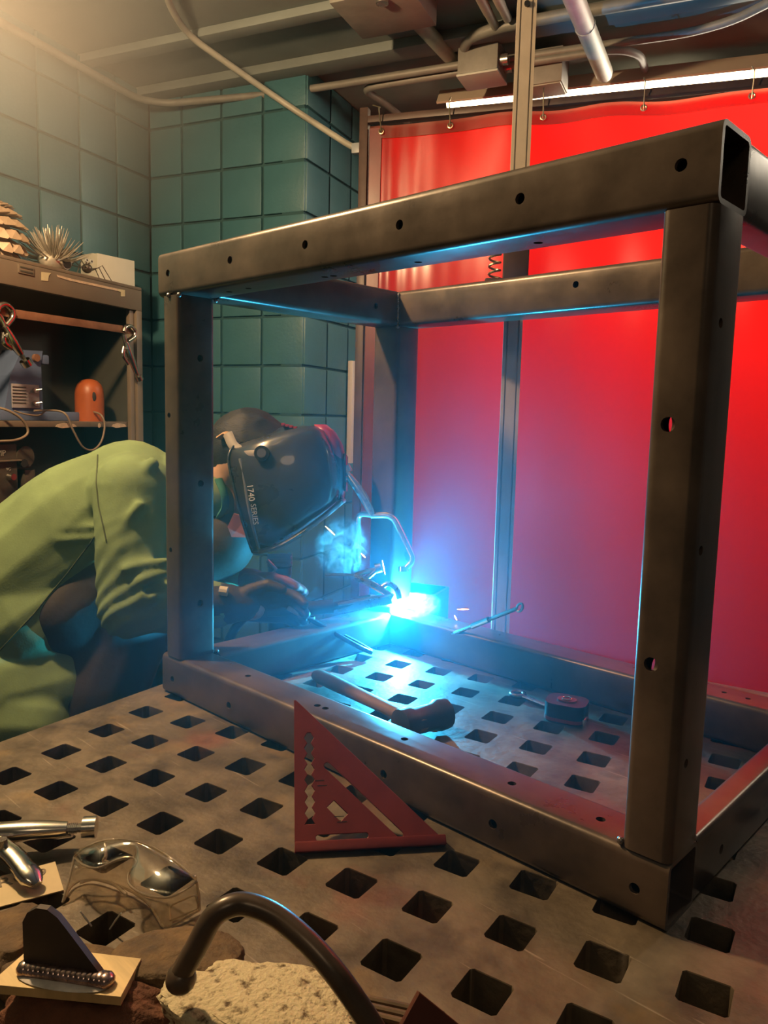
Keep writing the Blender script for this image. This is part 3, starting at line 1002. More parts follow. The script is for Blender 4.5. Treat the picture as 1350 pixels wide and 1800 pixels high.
def locking_clamp(name, label, P, r=0.006, group=None, mat=CHROME, flat=0.8):
    """P maps roles to 3D point lists: handle, lever, jaw_a, jaw_b, screw"""
    t = thing(name, label, 'clamp', P['handle'][0], group)
    m = MB(); m.sweep(curve_pts(P['handle'], 6), [r * (1.0 + .35 * math.sin(PI * i / (6 * (len(P['handle']) - 1)))) for i in range(6 * (len(P['handle']) - 1) + 1)], 8, flat=flat)
    m.build('handle', mat, t, sm=60)
    m = MB(); m.sweep(curve_pts(P['lever'], 6), r * .75, 8, flat=.6); m.build('lever', mat, t, sm=60)
    m = MB(); m.sweep(bend_pts(P['jaw_a'], r * 3), r * 1.0, 8, flat=.75); m.build('fixed_jaw', mat, t, sm=60)
    if 'jaw_b' in P:
        m = MB(); m.sweep(bend_pts(P['jaw_b'], r * 3), r * .9, 8, flat=.75); m.build('moving_jaw', mat, t, sm=60)
    a, b = Vector(P['screw'][0]), Vector(P['screw'][1])
    m = MB(); m.cyl(a, b, r * .55, n=10)
    for k in range(6):
        p = a.lerp(b, .15 + k * .1); m.cyl(p, p + (b - a) * .04, r * .68, n=10)
    so = m.build('adjusting_screw', mat, t)
    m = MB(); m.cyl(b, b + (b - a).normalized() * r * 1.6, r * 1.35, n=12); m.build('knurled_knob', mat, so)
    for q in P.get('rivets', []):
        m = MB(); q = Vector(q); d = (CAM - q).normalized()
        m.cyl(q - d * r * 1.1, q + d * r * 1.1, r * .35, n=8); m.build('rivet', BRIGHT, t)
    return t
def zl(pts, r): return [zfront(u, v, r) for u, v in pts]
locking_clamp('locking_clamp', 'silver locking clamp hanging at the right end of the flat bar', dict(
    handle=zl([(222, 602), (230, 628), (240, 655)], -.05), lever=zl([(219, 610), (217, 625), (226, 640)], -.045),
    jaw_a=zl([(224, 600), (236, 592), (237, 582), (228, 572), (219, 575), (217, 583)], -.04), jaw_b=zl([(222, 604), (219, 594), (218, 588)], -.035),
    screw=zl([(239, 652), (243, 661)], -.05), rivets=zl([(223, 612)], -.05)), 0.0105, 'clamps on the cabinet bar')
locking_clamp('locking_clamp', 'silver locking clamp hanging at the left end of the flat bar', dict(
    handle=zl([(8, 575), (22, 600), (36, 622)], -.05), lever=zl([(8, 585), (8, 602), (22, 612)], -.045),
    jaw_a=zl([(10, 572), (22, 558), (21, 545), (9, 534), (-3, 538), (-6, 548)], -.04), jaw_b=zl([(8, 575), (2, 562), (-4, 552)], -.035),
    screw=zl([(36, 622), (43, 633)], -.05), rivets=zl([(11, 590)], -.05)), 0.0125, 'clamps on the cabinet bar')

# ------------------------------------------------------------------ inside the cabinet
BLUE = M_('machine_blue', (0.12, 0.17, 0.30), 0.45, 0.0, var=0.12, scale=9)
bz = SH1
def cin(u, v, r): return zfront(u, v, r)
mach = thing('bench_machine', 'blue bench machine with a switch plate on the cabinet shelf', 'machine', Vector(cin(60, 738, .12)[0:2] + (bz,)) if False else (cin(60, 738, .12).x, cin(60, 738, .12).y, bz))
rB = .10
base_a = cin(-60, 738, rB); base_b = cin(160, 738, rB)
hgt = cin(120, 724, rB).z - bz
m = MB(); c_ = (base_a + base_b) / 2
m.box((c_.x - ER.x * .09, c_.y - ER.y * .09, bz + hgt / 2), ((base_b - base_a).length, .18, hgt), A110, .006); m.build('base', BLUE, mach)
P4 = [cin(8, 722, rB + .02), cin(76, 722, rB + .02), cin(72, 640, rB + .02), cin(75, 617, rB + .02), cin(38, 615, rB + .02), cin(18, 660, rB + .02)]
m = MB(); n = len(P4)
m.add(P4 + [p - ER * .09 for p in P4], [tuple(range(n)), tuple(range(n, 2 * n))[::-1]] + [(i, (i + 1) % n, n + (i + 1) % n, n + i) for i in range(n)])
m.build('column', BLUE, mach, sm=None)
m = MB(); a = cin(66, 622, rB + .02); b = cin(89, 641, rB + .02)
m.box(((a + b) / 2) - ER * .045, (abs((b - a).dot(ES)), .08, abs(a.z - b.z)), A110, .006); m.build('arm', BLUE, mach)
m = MB(); q = cin(61, 629, rB + .018); m.cyl(q, q + ER * .012, .013, n=16); m.build('bolt', COPPER, mach)
LAV = M_('label_plate', (0.40, 0.36, 0.38), 0.5)
a = cin(20, 674, rB + .015); b = cin(69, 718, rB + .015)
m = MB(); m.box((a + b) / 2, (abs((b - a).dot(ES)), .006, abs(a.z - b.z)), A110, .002); pl = m.build('switch_plate', LAV, mach)
for i in range(6):
    q0 = cin(22, 680 + i * 5.6, rB + .010); q1 = cin(46, 680 + i * 5.6, rB + .010)
    l_ = MB(); l_.box((q0 + q1) / 2, ((q1 - q0).length, .001, .0022), A110); l_.build('label_line', CABIN, pl, sm=None)
for v in (686, 709):
    q = cin(60, v, rB + .010); l_ = MB(); l_.cyl(q, q + ER * .01, .009, n=12); l_.cyl(q + ER * .008, q + ER * .022 + ES * .014 + UP * .004, .0035, n=8); l_.build('toggle_switch', CHROME, pl)
ORANGE = M_('orange_plastic', (0.42, 0.10, 0.025), 0.4, var=0.12, scale=10)
ob = cin(158, 741, .10)
og = thing('orange_canister', 'orange dome topped canister with an oval slot on the cabinet shelf', 'canister', (ob.x, ob.y, bz))
hh = cin(158, 666, .10).z - bz
m = MB(); rr_ = .052
m.lathe((ob.x, ob.y, bz), UP, [(rr_, 0), (rr_, hh * .62), (rr_ * .96, hh * .75), (rr_ * .82, hh * .87), (rr_ * .55, hh * .96), (rr_ * .15, hh)], 24); m.build('body', ORANGE, og, sm=70)
tocam = (CAM - Vector((ob.x, ob.y, CAM.z))).normalized()
sd = Vector((-tocam.y, tocam.x, 0))
q = Vector((ob.x, ob.y, bz + hh * .58)) + (tocam * .94 + sd * .3).normalized() * rr_ * .985
m = MB(); m.ball(q, (.008, .003, .017), Matrix((sd, tocam, UP)).transposed()); m.build('oval_slot', RUBBER, og)
def cable(label, pts, r, mat):
    m = MB(); m.sweep(curve_pts(pts, 8), r, 8)
    return tag(m.build('power_cable', mat, sm=60), label, 'cable')
TAN = M_('tan_cable', (0.27, 0.20, 0.14), 0.5)
cable('tan cable drooping in a loop over the cabinet shelf edge', [cin(60, 722, .04), cin(100, 722, .02), cin(117, 730, -.005), cin(128, 755, -.01), cin(145, 785, -.01), cin(163, 791, -.01), cin(178, 776, -.01), cin(184, 748, -.01), cin(178, 730, .0), cin(165, 724, .05)], .0036, TAN)
cable('dark cable hanging from the blue machine at the left picture edge', [cin(-20, 714, .03), cin(10, 720, .0), cin(35, 734, -.012), cin(48, 752, -.012), cin(46, 765, -.012), cin(25, 774, -.012), cin(-20, 776, -.012)], .0042, TAN)
cable('thin cable lying behind the blue machine plate', [cin(25, 722, .05), cin(45, 728, .04), cin(68, 730, .04), cin(80, 722, .05)], .0028, TAN)
# old machine on the lower shelf
OLD = M_('old_grey_enamel', (0.085, 0.07, 0.055), 0.5, 0.2, var=0.3, scale=12)
r0 = .08
a = cin(-60, 782, r0); b = cin(34, 905, r0)
om = thing('old_machine', 'dark old machine with a knob on the lower cabinet shelf', 'machine', (a.x, a.y, SH2))
m = MB(); m.box(Vector(((a.x + b.x) / 2, (a.y + b.y) / 2, (a.z + SH2) / 2)) - ER * .08, (abs((b - a).dot(ES)), .16, a.z - SH2), A110, .006); m.build('housing', OLD, om)
text('lettering', 'MP', .028, cin(2, 797, r0 - .002), ES, UP, M_('old_white', (.45, .42, .36), .5), om)
for v in (810, 898):
    m = MB(); q0 = cin(-30, v, r0); q1 = cin(33, v, r0); m.box((q0 + q1) / 2 + ER * .006, ((q1 - q0).length, .016, .004), A110); m.build('ledge', CABM, om)
m = MB(); q = cin(17, 838, r0 - .001); m.cyl(q, q + ER * .02, .014, .011, n=14); m.build('knob', CHROME, om)
text('lettering', 'VG', .014, cin(15, 825, r0 - .002), ES, UP, M_('old_white2', (.45, .42, .36), .5), om)
m = MB(); m.box(cin(45, 868, r0 + .03), (.045, .05, .17), A110, .006); m.build('side_column', OLD, om)
m = MB(); q = cin(44, 803, r0); m.cyl(q - ER * .05, q + ER * .004, .036, n=18); m.build('pulley', OLD, om)
m = MB(); q = cin(41, 814, r0 - .005); m.cyl(q - ER * .002, q + ER * .006, .014, n=14); m.build('pulley_bore', RUBBER, om)
q = cin(22, 922, r0 - .02)
m = MB(); m.sweep([cin(22, 925, r0 - .03), cin(18, 944, r0 - .03), cin(8, 962, r0 - .03)], [.02, .014, .012], 10)
tag(m.build('worn_mallet', M_('worn_wood', (.24, .19, .14), .6, var=.2, scale=10)), 'worn pale handle leaning below the old machine at the left edge', 'mallet')
m = MB(); m.cyl(cin(108, 834, .2), cin(140, 827, .2), .014, n=12)
tag(m.build('pipe_stub', M_('tan_stub', (.30, .22, .15), .6)), 'small tan pipe stub inside the dark cabinet bay', 'pipe')

# ------------------------------------------------------------------ sculptures on top of the cabinet
TZ = CABZ
def ctop(u, v, r):          # point above the cabinet top at depth r behind the front, seen at (u, v)
    return zfront(u, v, r)
SCALE = M_('tan_scales', (0.42, 0.29, 0.19), 0.5, 0.3, var=0.2, scale=14)
s0 = ctop(-28, 447, .12)
sc1 = thing('scaly_sculpture', 'sculpture covered in overlapping tan metal scales on the cabinet top', 'sculpture', (s0.x, s0.y, TZ))
m = MB(); bc = ctop(-27, 410, .12)
m.ball(bc, (.085, .07, .095), A110, 16, 10); m.build('body', SCALE, sc1, sm=80)
m = MB(); q0 = ctop(-22, 440, .12); q0.z = TZ; m.cyl(q0, ctop(-22, 415, .12), .03, .04, n=12); m.build('foot', SCALE, sc1)
for row in range(8):
    ph = R(82 - row * 20)
    for c6 in range(9):
        th = R(-100 + c6 * 25 + (12 if row % 2 else 0))
        d = (ES * math.cos(ph) * math.sin(th) + ER * math.cos(ph) * math.cos(th) + UP * math.sin(ph)).normalized()
        p = bc + Vector((d.x * .08, d.y * .08, d.z * .09))
        out_d = (d * .55 + ES * .55 - UP * .35).normalized()
        tip = p + out_d * .055
        sd_ = (tip - p).cross(d).normalized() * .017
        q = MB()
        nrm = d * .003
        mid_ = p.lerp(tip, .5) + d * .006
        vs = [p - sd_ * .7, mid_ - sd_, tip - sd_ * .25, tip + sd_ * .25, mid_ + sd_, p + sd_ * .7]
        vs = vs + [v_ + nrm for v_ in vs]
        q.add(vs, [(0, 1, 4, 5), (1, 2, 3, 4), (11, 10, 7, 6), (10, 9, 8, 7)] + [(i, (i + 1) % 6, 6 + (i + 1) % 6, 6 + i) for i in range(6)])
        q.build('scale', SCALE, sc1, sm=None)
FORK = M_('fork_silver', (0.60, 0.54, 0.45), 0.35, 0.5, var=0.15, scale=20)
pc0 = ctop(92, 460, .10)
sc2 = thing('spiky_sculpture', 'porcupine sculpture bristling with fork tines on the cabinet top', 'sculpture', (pc0.x, pc0.y, TZ))
m = MB(); pbc = Vector((pc0.x, pc0.y, TZ + .038)); m.ball(pbc, (.055, .04, .038), A110); m.build('body', FORK, sc2, sm=80)
rn = random.Random(3)
for k in range(120):
    th = rn.uniform(0, 2 * PI); ph = rn.uniform(.05, 1.45)
    d = (ES * math.cos(th) * math.cos(ph) + ER * math.sin(th) * math.cos(ph) + UP * math.sin(ph))
    d = (d - ES * .25).normalized()
    p = pbc + Vector((d.x * .05, d.y * .04, d.z * .034))
    L_ = rn.uniform(.06, .095)
    cvd = (d + UP * .25 - ES * .1).normalized()
    q = MB(); q.sweep([p, p + d * L_ * .5, p + d * L_ * .5 + cvd * L_ * .5], [.0034, .0028, .0008], 5); q.build('quill', FORK, sc2, sm=60)
m = MB(); q = ctop(116, 463, .06); q.z = max(q.z, TZ + .022); m.cyl(q - ER * .02, q + ER * .004, .021, n=16); hd = m.build('head', FORK, sc2)
m = MB(); m.cyl(q + ER * .0035, q + ER * .006, .0175, n=16); m.build('dark_face', RUBBER, hd)
sp0 = ctop(153, 472, .06)
sc3 = thing('bug_sculpture', 'small wire legged bug sculpture with round eyes on the cabinet top', 'sculpture', (sp0.x, sp0.y, TZ))
sc_c = Vector((sp0.x, sp0.y, TZ + .036))
BOLT = M_('bolt_steel', (.22, .19, .16), .35, .8, var=.2, scale=30)
m = MB(); m.ball(sc_c, (.019, .018, .017), A110); m.build('body', BOLT, sc3, sm=80)
for s_, u_ in ((-1, 145), (1, 157)):
    e_ = sc_c + ES * (.011 * s_) + UP * .026 + ER * .008
    m = MB(); m.cyl(sc_c + UP * .01, e_, .0025, n=6); m.build('eye_stalk', BOLT, sc3)
    m = MB(); m.cyl(e_ - ER * .002, e_ + ER * .004, .0075, n=12); ey = m.build('eye', WHITE, sc3)
    m = MB(); m.cyl(e_ + ER * .0035, e_ + ER * .0055, .003, n=8); m.build('pupil', RUBBER, ey)
for s_ in (-1, 1):
    for k in range(3):
        o_ = ER * (.012 - k * .012)
        a_ = sc_c + ES * (.014 * s_) + o_
        kn = sc_c + ES * ((.05 + .008 * k) * s_) + UP * (.018 - .004 * k) + o_ * 2
        ft_ = sc_c + ES * ((.085 + .012 * k) * s_) + o_ * 3
        ft_.z = TZ + .002
        m = MB(); m.sweep([a_, a_ + (kn - a_) * .6 - UP * .004, kn, ft_], .0017, 5); m.build('leg', BOLT, sc3)
w0 = ctop(182, 497, .17); w1 = ctop(217, 497, .17)
wb = MB(); c_ = ctop(190, 480, .2)
wt = ctop(185, 453, .2).z
wb.box((c_.x, c_.y, (TZ + wt) / 2), (.17, .11, wt - TZ), A110 @ Matrix.Rotation(R(-12), 3, 'Z'), .003)
wx = thing('white_box', 'plain off white cardboard box on the right end of the cabinet top', 'box', (c_.x, c_.y, TZ))
wb.build('carton', M_('off_white_card', (.62, .57, .47), .8, var=.05, scale=12), wx)
lf = MB(); lf.box((c_.x, c_.y, wt + .001), (.168, .053, .003), A110 @ Matrix.Rotation(R(-12), 3, 'Z')); lf.build('flap', M_('card_flap', (.66, .6, .5), .8), wx)

# ================================================================== the welder
def fuse(name, caps, voxel, mat, parent, smooth=6, disp=None):
    """tapered capsules melted into one continuous surface"""
    m = MB()
    for c in caps:
        a, ra, b, rb = Vector(c[0]), c[1], Vector(c[2]), c[3]
        d = b - a
        if d.length < 1e-5:
            m.ball(a, ra, u=16, v=10); continue
        q = d.normalized()
        n = 7
        pts = []; rs = []
        for k in range(n):
            t = (k / n) * PI / 2
            pts.append(a - q * ra * math.cos(t)); rs.append(max(1e-4, ra * math.sin(t)))
        pts.append(a); rs.append(ra)
        for k in range(1, 4):
            pts.append(a.lerp(b, k / 4)); rs.append(ra + (rb - ra) * k / 4)
        pts.append(b); rs.append(rb)
        for k in range(1, n + 1):
            t = (k / n) * PI / 2
            pts.append(b + q * rb * math.sin(t)); rs.append(max(1e-4, rb * math.cos(t)))
        m.sweep(pts, rs, 14)
    o = m.build(name, mat, parent, sm=80)
    r_ = o.modifiers.new('melt', 'REMESH'); r_.mode = 'VOXEL'; r_.voxel_size = voxel
    if smooth:
        s_ = o.modifiers.new('soft', 'SMOOTH'); s_.factor = .5; s_.iterations = smooth
    dg = bpy.context.evaluated_depsgraph_get()
    nm = bpy.data.meshes.new_from_object(o.evaluated_get(dg))
    o.modifiers.clear(); old = o.data; nm.name = name; o.data = nm; bpy.data.meshes.remove(old)
    if disp:
        nm.update()
        nor = [v.normal.copy() for v in nm.vertices]
        for v, n_ in zip(nm.vertices, nor):
            v.co = v.co + n_ * disp(v.co)
    if not nm.materials:
        nm.materials.append(mat)
    nm.polygons.foreach_set('use_smooth', [True] * len(nm.polygons))
    nm.update()
    return o
JACK = M_('green_cotton', (0.175, 0.250, 0.110), 0.88, 0, var=0.10, scale=16, bump=0.12, bscale=260)
SKIN = M_('skin', (0.50, 0.29, 0.20), 0.55, var=.06, scale=20)
HAIR = M_('dark_hair', (0.010, 0.007, 0.006), 0.6, 0, var=.5, scale=60, stretch=(1, 1, 6), bump=.4, bscale=120)
PANTS = M_('black_denim', (0.016, 0.015, 0.016), 0.85, var=.2, scale=20)
GLOVE = M_('red_leather', (0.17, 0.035, 0.028), 0.65, 0, var=0.25, scale=22, bump=.3, bscale=120)
GLOVED = M_('dark_leather', (0.040, 0.030, 0.032), 0.6, 0, var=0.3, scale=22, bump=.3, bscale=120)
D0 = 1.78
pelvis = at(-95, 1120, 1.76); waist = at(0, 1035, 1.77); chest = at(150, 935, 1.79); upper = at(225, 880, 1.79)
neckb = at(318, 862, 1.80); headc = at(448, 812, 1.80)
sh_n = at(235, 868, 1.645); el_n = at(228, 1062, 1.60); wr_n = at(392, 1062, 1.64)
sh_f = at(292, 872, 1.96); el_f = at(330, 1010, 1.99); wr_f = at(420, 1026, 1.88)
hipn = at(-95, 1190, 1.68); hipf = at(-80, 1180, 1.86)
kn_n = at(-60, 1450, 1.62); kn_f = at(-10, 1430, 1.86)
an_n = Vector((kn_n.x, kn_n.y, FLOOR_Z + .09)) - RX * .10; an_f = Vector((kn_f.x, kn_f.y, FLOOR_Z + .09)) - RX * .06
per = thing('person', 'person in a green welding jacket and dark helmet bending over the frame corner', 'person', (pelvis.x, pelvis.y, FLOOR_Z))
# --- body: one continuous figure under the clothes
fwd = (ARC - headc).normalized()
hs = RF.copy(); hs.z = 0; hs.normalize()
hs = (hs - fwd * hs.dot(fwd)).normalized()           # to the person's left
hup = hs.cross(fwd) if hs.cross(fwd).z > 0 else fwd.cross(hs)
caps = [(pelvis, .125, waist, .115), (waist, .115, chest, .125), (chest, .125, upper, .115), (upper, .10, neckb, .065), (neckb, .055, headc - hup * .05, .052),
        (headc - fwd * .01, .088, headc + fwd * .025, .078), (headc + fwd * .03 - hup * .07, .05, headc + fwd * .03 - hup * .09, .042),
        (headc + fwd * .095 - hup * .02, .012, headc + fwd * .112 - hup * .035, .012),
        (headc + fwd * .088 - hup * .065, .014, headc + fwd * .086 - hup * .07, .012),
        (headc + hs * .082 - hup * .02, .018, headc + hs * .088 - hup * .01, .016), (headc - hs * .082 - hup * .02, .018, headc - hs * .088 - hup * .01, .016),
        (upper, .10, sh_n, .068), (sh_n, .060, el_n, .046), (el_n, .046, wr_n, .034), (upper, .10, sh_f, .068), (sh_f, .060, el_f, .046), (el_f, .046, wr_f, .034),
        (wr_n, .034, wr_n + (ARC - wr_n).normalized() * .06, .036), (wr_f, .034, wr_f + (ARC - wr_f).normalized() * .06, .036),
        (pelvis, .12, hipn, .095), (pelvis, .12, hipf, .095), (hipn, .09, kn_n, .062), (kn_n, .06, an_n, .042), (hipf, .09, kn_f, .062), (kn_f, .06, an_f, .042)]
fuse('body', caps, .010, SKIN, per, 5)
for s_ in (-1, 1):
    e_ = headc + fwd * .088 + hs * (.032 * s_) + hup * .005
    m = MB(); m.ball(e_, .0115); ey = m.build('eye', WHITE, per, sm=80)
    m = MB(); m.ball(e_ + fwd * .009, .0055); m.build('iris', RUBBER, ey, sm=80)
# --- trousers and boots
fuse('trousers', [(pelvis, .135, hipn, .108), (pelvis, .135, hipf, .108), (hipn, .105, kn_n, .078), (kn_n, .078, an_n + UP * .02, .062), (hipf, .105, kn_f, .078), (kn_f, .078, an_f + UP * .02, .062)], .012, PANTS, per, 5)
for an in (an_n, an_f):
    d_ = RX.copy(); d_.z = 0; d_.normalize()
    g = Vector((an.x, an.y, FLOOR_Z))
    fuse('boot', [(g + UP * .16, .055, g + UP * .06, .052), (g - d_ * .03 + UP * .046, .044, g + d_ * .15 + UP * .042, .04), (g + d_ * .1 + UP * .044, .043, g + d_ * .17 + UP * .04, .036)], .008, DARK, per, 3)
# --- jacket
caps = [(at(-150, 1120, 1.77), .175, waist + RD * .03, .170), (waist + RD * .03, .170, chest, .165), (chest, .165, upper, .140), (upper, .135, at(300, 868, 1.80), .095), (at(300, 868, 1.80), .09, at(372, 872, 1.80), .068),
        # hanging skirt of the jacket
        (at(-130, 1160, 1.74), .17, at(-20, 1225, 1.70), .15), (at(-20, 1225, 1.70), .15, at(95, 1195, 1.73), .115), (at(60, 1080, 1.76), .16, at(170, 1000, 1.79), .13),
        (at(170, 1000, 1.80), .13, at(300, 960, 1.82), .10), (at(120, 1160, 1.78), .12, at(200, 1130, 1.82), .10), (at(-60, 1260, 1.66), .13, at(60, 1265, 1.68), .10),
        (at(300, 960, 1.83), .09, at(385, 950, 1.83), .07),
        # near arm
        (upper, .12, sh_n, .086), (sh_n, .086, at(232, 965, 1.61), .078), (at(232, 965, 1.61), .078, el_n, .070), (el_n, .070, at(310, 1058, 1.615), .062), (at(310, 1058, 1.615), .062, wr_n - RX * .015, .050),
        # far arm
        (upper, .12, sh_f, .086), (sh_f, .084, el_f, .070), (el_f, .070, wr_f - RX * .02, .050),
        # folds at the near elbow and shoulder
        (at(222, 1000, 1.535), .012, at(290, 985, 1.55), .010), (at(186, 1060, 1.565), .012, at(245, 1020, 1.535), .011), (at(245, 1020, 1.535), .011, at(292, 1008, 1.55), .009),
        (at(192, 1085, 1.56), .011, at(250, 1045, 1.532), .009), (at(210, 1100, 1.55), .010, at(270, 1048, 1.54), .009), (at(255, 1090, 1.555), .010, at(285, 1050, 1.555), .009),
        (at(215, 880, 1.572), .014, at(268, 815, 1.60), .012), (at(196, 955, 1.552), .012, at(245, 890, 1.552), .012),
        (at(120, 930, 1.64), .014, at(175, 925, 1.65), .010), (at(105, 950, 1.632), .012, at(170, 945, 1.648), .010)]
def jdisp(p):
    q = p - chest
    a = q.dot(RX); b = q.dot(RD)
    f = noise.noise(Vector((a * 7 + b * 5, (b - a) * 3, p.z * 3))) * .006 + noise.noise(Vector((a * 16, b * 12, q.dot(RF) * 12))) * .003
    w = math.exp(-((p - el_n).length / .12) ** 2)
    f += .0032 * w * math.sin(a * 120 + b * 170 + 5 * noise.noise(p * 9))
    return f
jk = fuse('jacket', caps, .0065, JACK, per, 3, jdisp)
JSHADE = M_('jacket_shade_brown', (.030, .020, .014), .75, var=.3, scale=14, bump=.2, bscale=90)  # near-black shell added for the shade on the jacket front
fuse('jacket_shade', [(at(185, 1015, 1.77), .118, at(205, 1120, 1.79), .118), (at(205, 1120, 1.79), .118, at(165, 1215, 1.76), .118), (at(230, 1050, 1.81), .11, at(285, 1010, 1.84), .09), (at(285, 985, 1.82), .105, at(385, 955, 1.81), .085), (at(120, 1075, 1.73), .11, at(185, 1015, 1.77), .118), (at(165, 1215, 1.76), .115, at(150, 1300, 1.76), .11)], .010, JSHADE, per, 4, lambda p: .004 * noise.noise(p * 11))
# armhole and side seams
from mathutils.bvhtree import BVHTree
bv = BVHTree.FromPolygons([v.co.copy() for v in jk.data.vertices], [tuple(p.vertices) for p in jk.data.polygons])
def surf(u, v, off=.001):
    h = bv.ray_cast(CAM, ray(u, v).normalized())
    return h[0] + h[1] * off if h[0] is not None else None
SEAM = M_('seam_thread', (.06, .075, .03), .9)
def seam(pts):
    P_ = []
    for i in range(len(pts) - 1):
        for k in range(6):
            t = k / 6
            q = surf(pts[i][0] * (1 - t) + pts[i + 1][0] * t, pts[i][1] * (1 - t) + pts[i + 1][1] * t)
            if q is not None: P_.append(q)
    if len(P_) > 3:
        m = MB(); m.sweep(P_, .0016, 6); m.build('seam', SEAM, jk, sm=60)
seam([(0, 1143), (60, 1078), (120, 1005), (176, 932)])
seam([(172, 800), (170, 850), (174, 890), (182, 925), (188, 955)])
# collar and pink lining
m = MB(); cpt_ = at(382, 880, 1.76)
m.sweep(curve_pts([at(384, 842, 1.74), at(394, 868, 1.735), at(396, 890, 1.74), at(386, 908, 1.76)], 6), .012, 8, flat=.5); m.build('collar', M_('green_collar', (.05, .22, .16), .8), jk, sm=60)
PINK = M_('pink_cloth', (.62, .20, .17), .8, var=.06, scale=30)
Pq = [at(400, 926, 1.735), at(411, 902, 1.735), at(432, 910, 1.745), at(438, 945, 1.75), at(407, 944, 1.74)]
m = MB(); n = len(Pq); m.add(Pq + [p + RF * .012 for p in Pq], [tuple(range(n)), tuple(range(n, 2 * n))[::-1]] + [(i, (i + 1) % n, n + (i + 1) % n, n + i) for i in range(n)])
m.build('lapel', PINK, jk, sm=None)
# --- gloves: palm, four fingers, thumb
def glove(name, w, d, side, up, mat, curl, cuff):
    """w wrist, d along the hand, side towards the thumb, up back of the hand"""
    d = d.normalized(); side = (side - d * side.dot(d)).normalized(); up = d.cross(side) if d.cross(side).dot(up) > 0 else side.cross(d)
    c = [(w - d * .13, cuff, w - d * .02, .044), (w - d * .02, .042, w + d * .02, .036)]
    for k in range(4):
        o_ = side * (.033 - .022 * k)
        c.append((w + d * .015 + o_ * .6, .021, w + d * .085 + o_, .0165))
    for k, L_ in enumerate((.066, .074, .070, .056)):
        o_ = side * (.034 - .0225 * k)
        b0_ = w + d * .088 + o_
        a1 = curl; a2 = curl * 2.0; a3 = curl * 2.8
        p1 = b0_ + (d * math.cos(a1) - up * math.sin(a1)) * L_ * .45
        p2 = p1 + (d * math.cos(a2) - up * math.sin(a2)) * L_ * .32
        p3 = p2 + (d * math.cos(a3) - up * math.sin(a3)) * L_ * .25
        c += [(b0_, .0125, p1, .0118), (p1, .0118, p2, .011), (p2, .011, p3, .0098)]
    t0_ = w + d * .025 + side * .036
    t1_ = t0_ + (d * .75 + side * .55 - up * .25).normalized() * .042
    t2_ = t1_ + (d * .95 - side * .05 - up * .45).normalized() * .032
    c += [(w + d * .01 + side * .02, .020, t0_, .0165), (t0_, .016, t1_, .0135), (t1_, .0132, t2_, .0115)]
    return fuse(name, c, .0045, mat, per, 3)
nd = (at(560, 1062, 1.70) - wr_n).normalized()
glove('glove', wr_n + nd * .03, nd, RF * -.4 + UP * .8, UP, GLOVED, .42, .058)
fd = (at(545, 1020, 1.84) - wr_f).normalized()
glove('glove', wr_f + fd * .015, fd, -RF * .8 + UP * .3, UP, GLOVE, .22, .056)
m = MB(); q = wr_n - nd * .10
m.cyl(at(386, 1038, 1.60), at(400, 1040, 1.60), .010, n=10); m.build('cuff_tab', M_('cream_strap', (.55, .5, .36), .7), per)
# --- hair and headgear
fuse('hair', [(headc - fwd * .035 + hup * .015, .092, headc + fwd * .0 + hup * .02, .090), (headc - fwd * .05 - hup * .03, .075, headc - fwd * .06 - hup * .07, .05),
              (at(398, 800, 1.77), .030, at(392, 820, 1.78), .030), (at(470, 765, 1.79), .035, at(440, 765, 1.79), .04)], .006, HAIR, per, 3,
     lambda p: .004 * noise.noise(p * 40))
hl = bpy.data.objects.new('welding_helmet', None); C.objects.link(hl); hl.empty_display_size = .02
hl.parent = per; hl.matrix_parent_inverse = Matrix.Translation(-per.location)
hl['label'] = 'dark welding helmet with red top panel'
HELM = M_('helmet_shell', (0.030, 0.033, 0.040), 0.28, 0.0, var=0.15, scale=12, coat=.5)
HRED = M_('helmet_red', (0.30, 0.015, 0.02), 0.35)
DH = 1.79
def slice_(bk, frn, hw, n=19, p=4.4):
    """U shaped row: near side, round the front, far side"""
    B = Vector(at(bk[0], bk[1], DH)); F_ = Vector(at(frn[0], frn[1], DH))
    ax = F_ - B
    dep = (RF - ax.normalized() * RF.dot(ax.normalized())).normalized()
    row = []
    for k in range(n):
        t = PI * k / (n - 1)
        sx = math.sin(t); cx = math.cos(t)
        x = abs(sx) ** (2 / p); y = (abs(cx) ** (2 / p)) * (1 if cx > 0 else -1)
        row.append(B + ax * x - dep * (hw * y))
    return row
SLC = [((452, 776), (500, 752), .040), ((438, 783), (540, 751), .078), ((428, 790), (562, 753), .104), ((422, 800), (576, 762), .116), ((420, 815), (588, 786), .122), ((424, 835), (597, 815), .126),
       ((430, 862), (601, 850), .127), ((436, 888), (598, 882), .125), ((441, 910), (574, 904), .120), ((446, 930), (545, 926), .112), ((450, 948), (516, 946), .100), ((455, 968), (488, 962), .084)]
rows = [slice_(*s_) for s_ in SLC]
nR = len(rows[0])
m = MB(); vs = [p for r_ in rows for p in r_]
fs = []
for j in range(len(rows) - 1):
    for i in range(nR - 1):
        q = j * nR + i; fs.append((q, q + 1, q + nR + 1, q + nR))
m.add(vs, fs)
sh = m.build('shell', HELM, hl, sm=60)
md = sh.modifiers.new('thick', 'SOLIDIFY'); md.thickness = .004; md.offset = -1
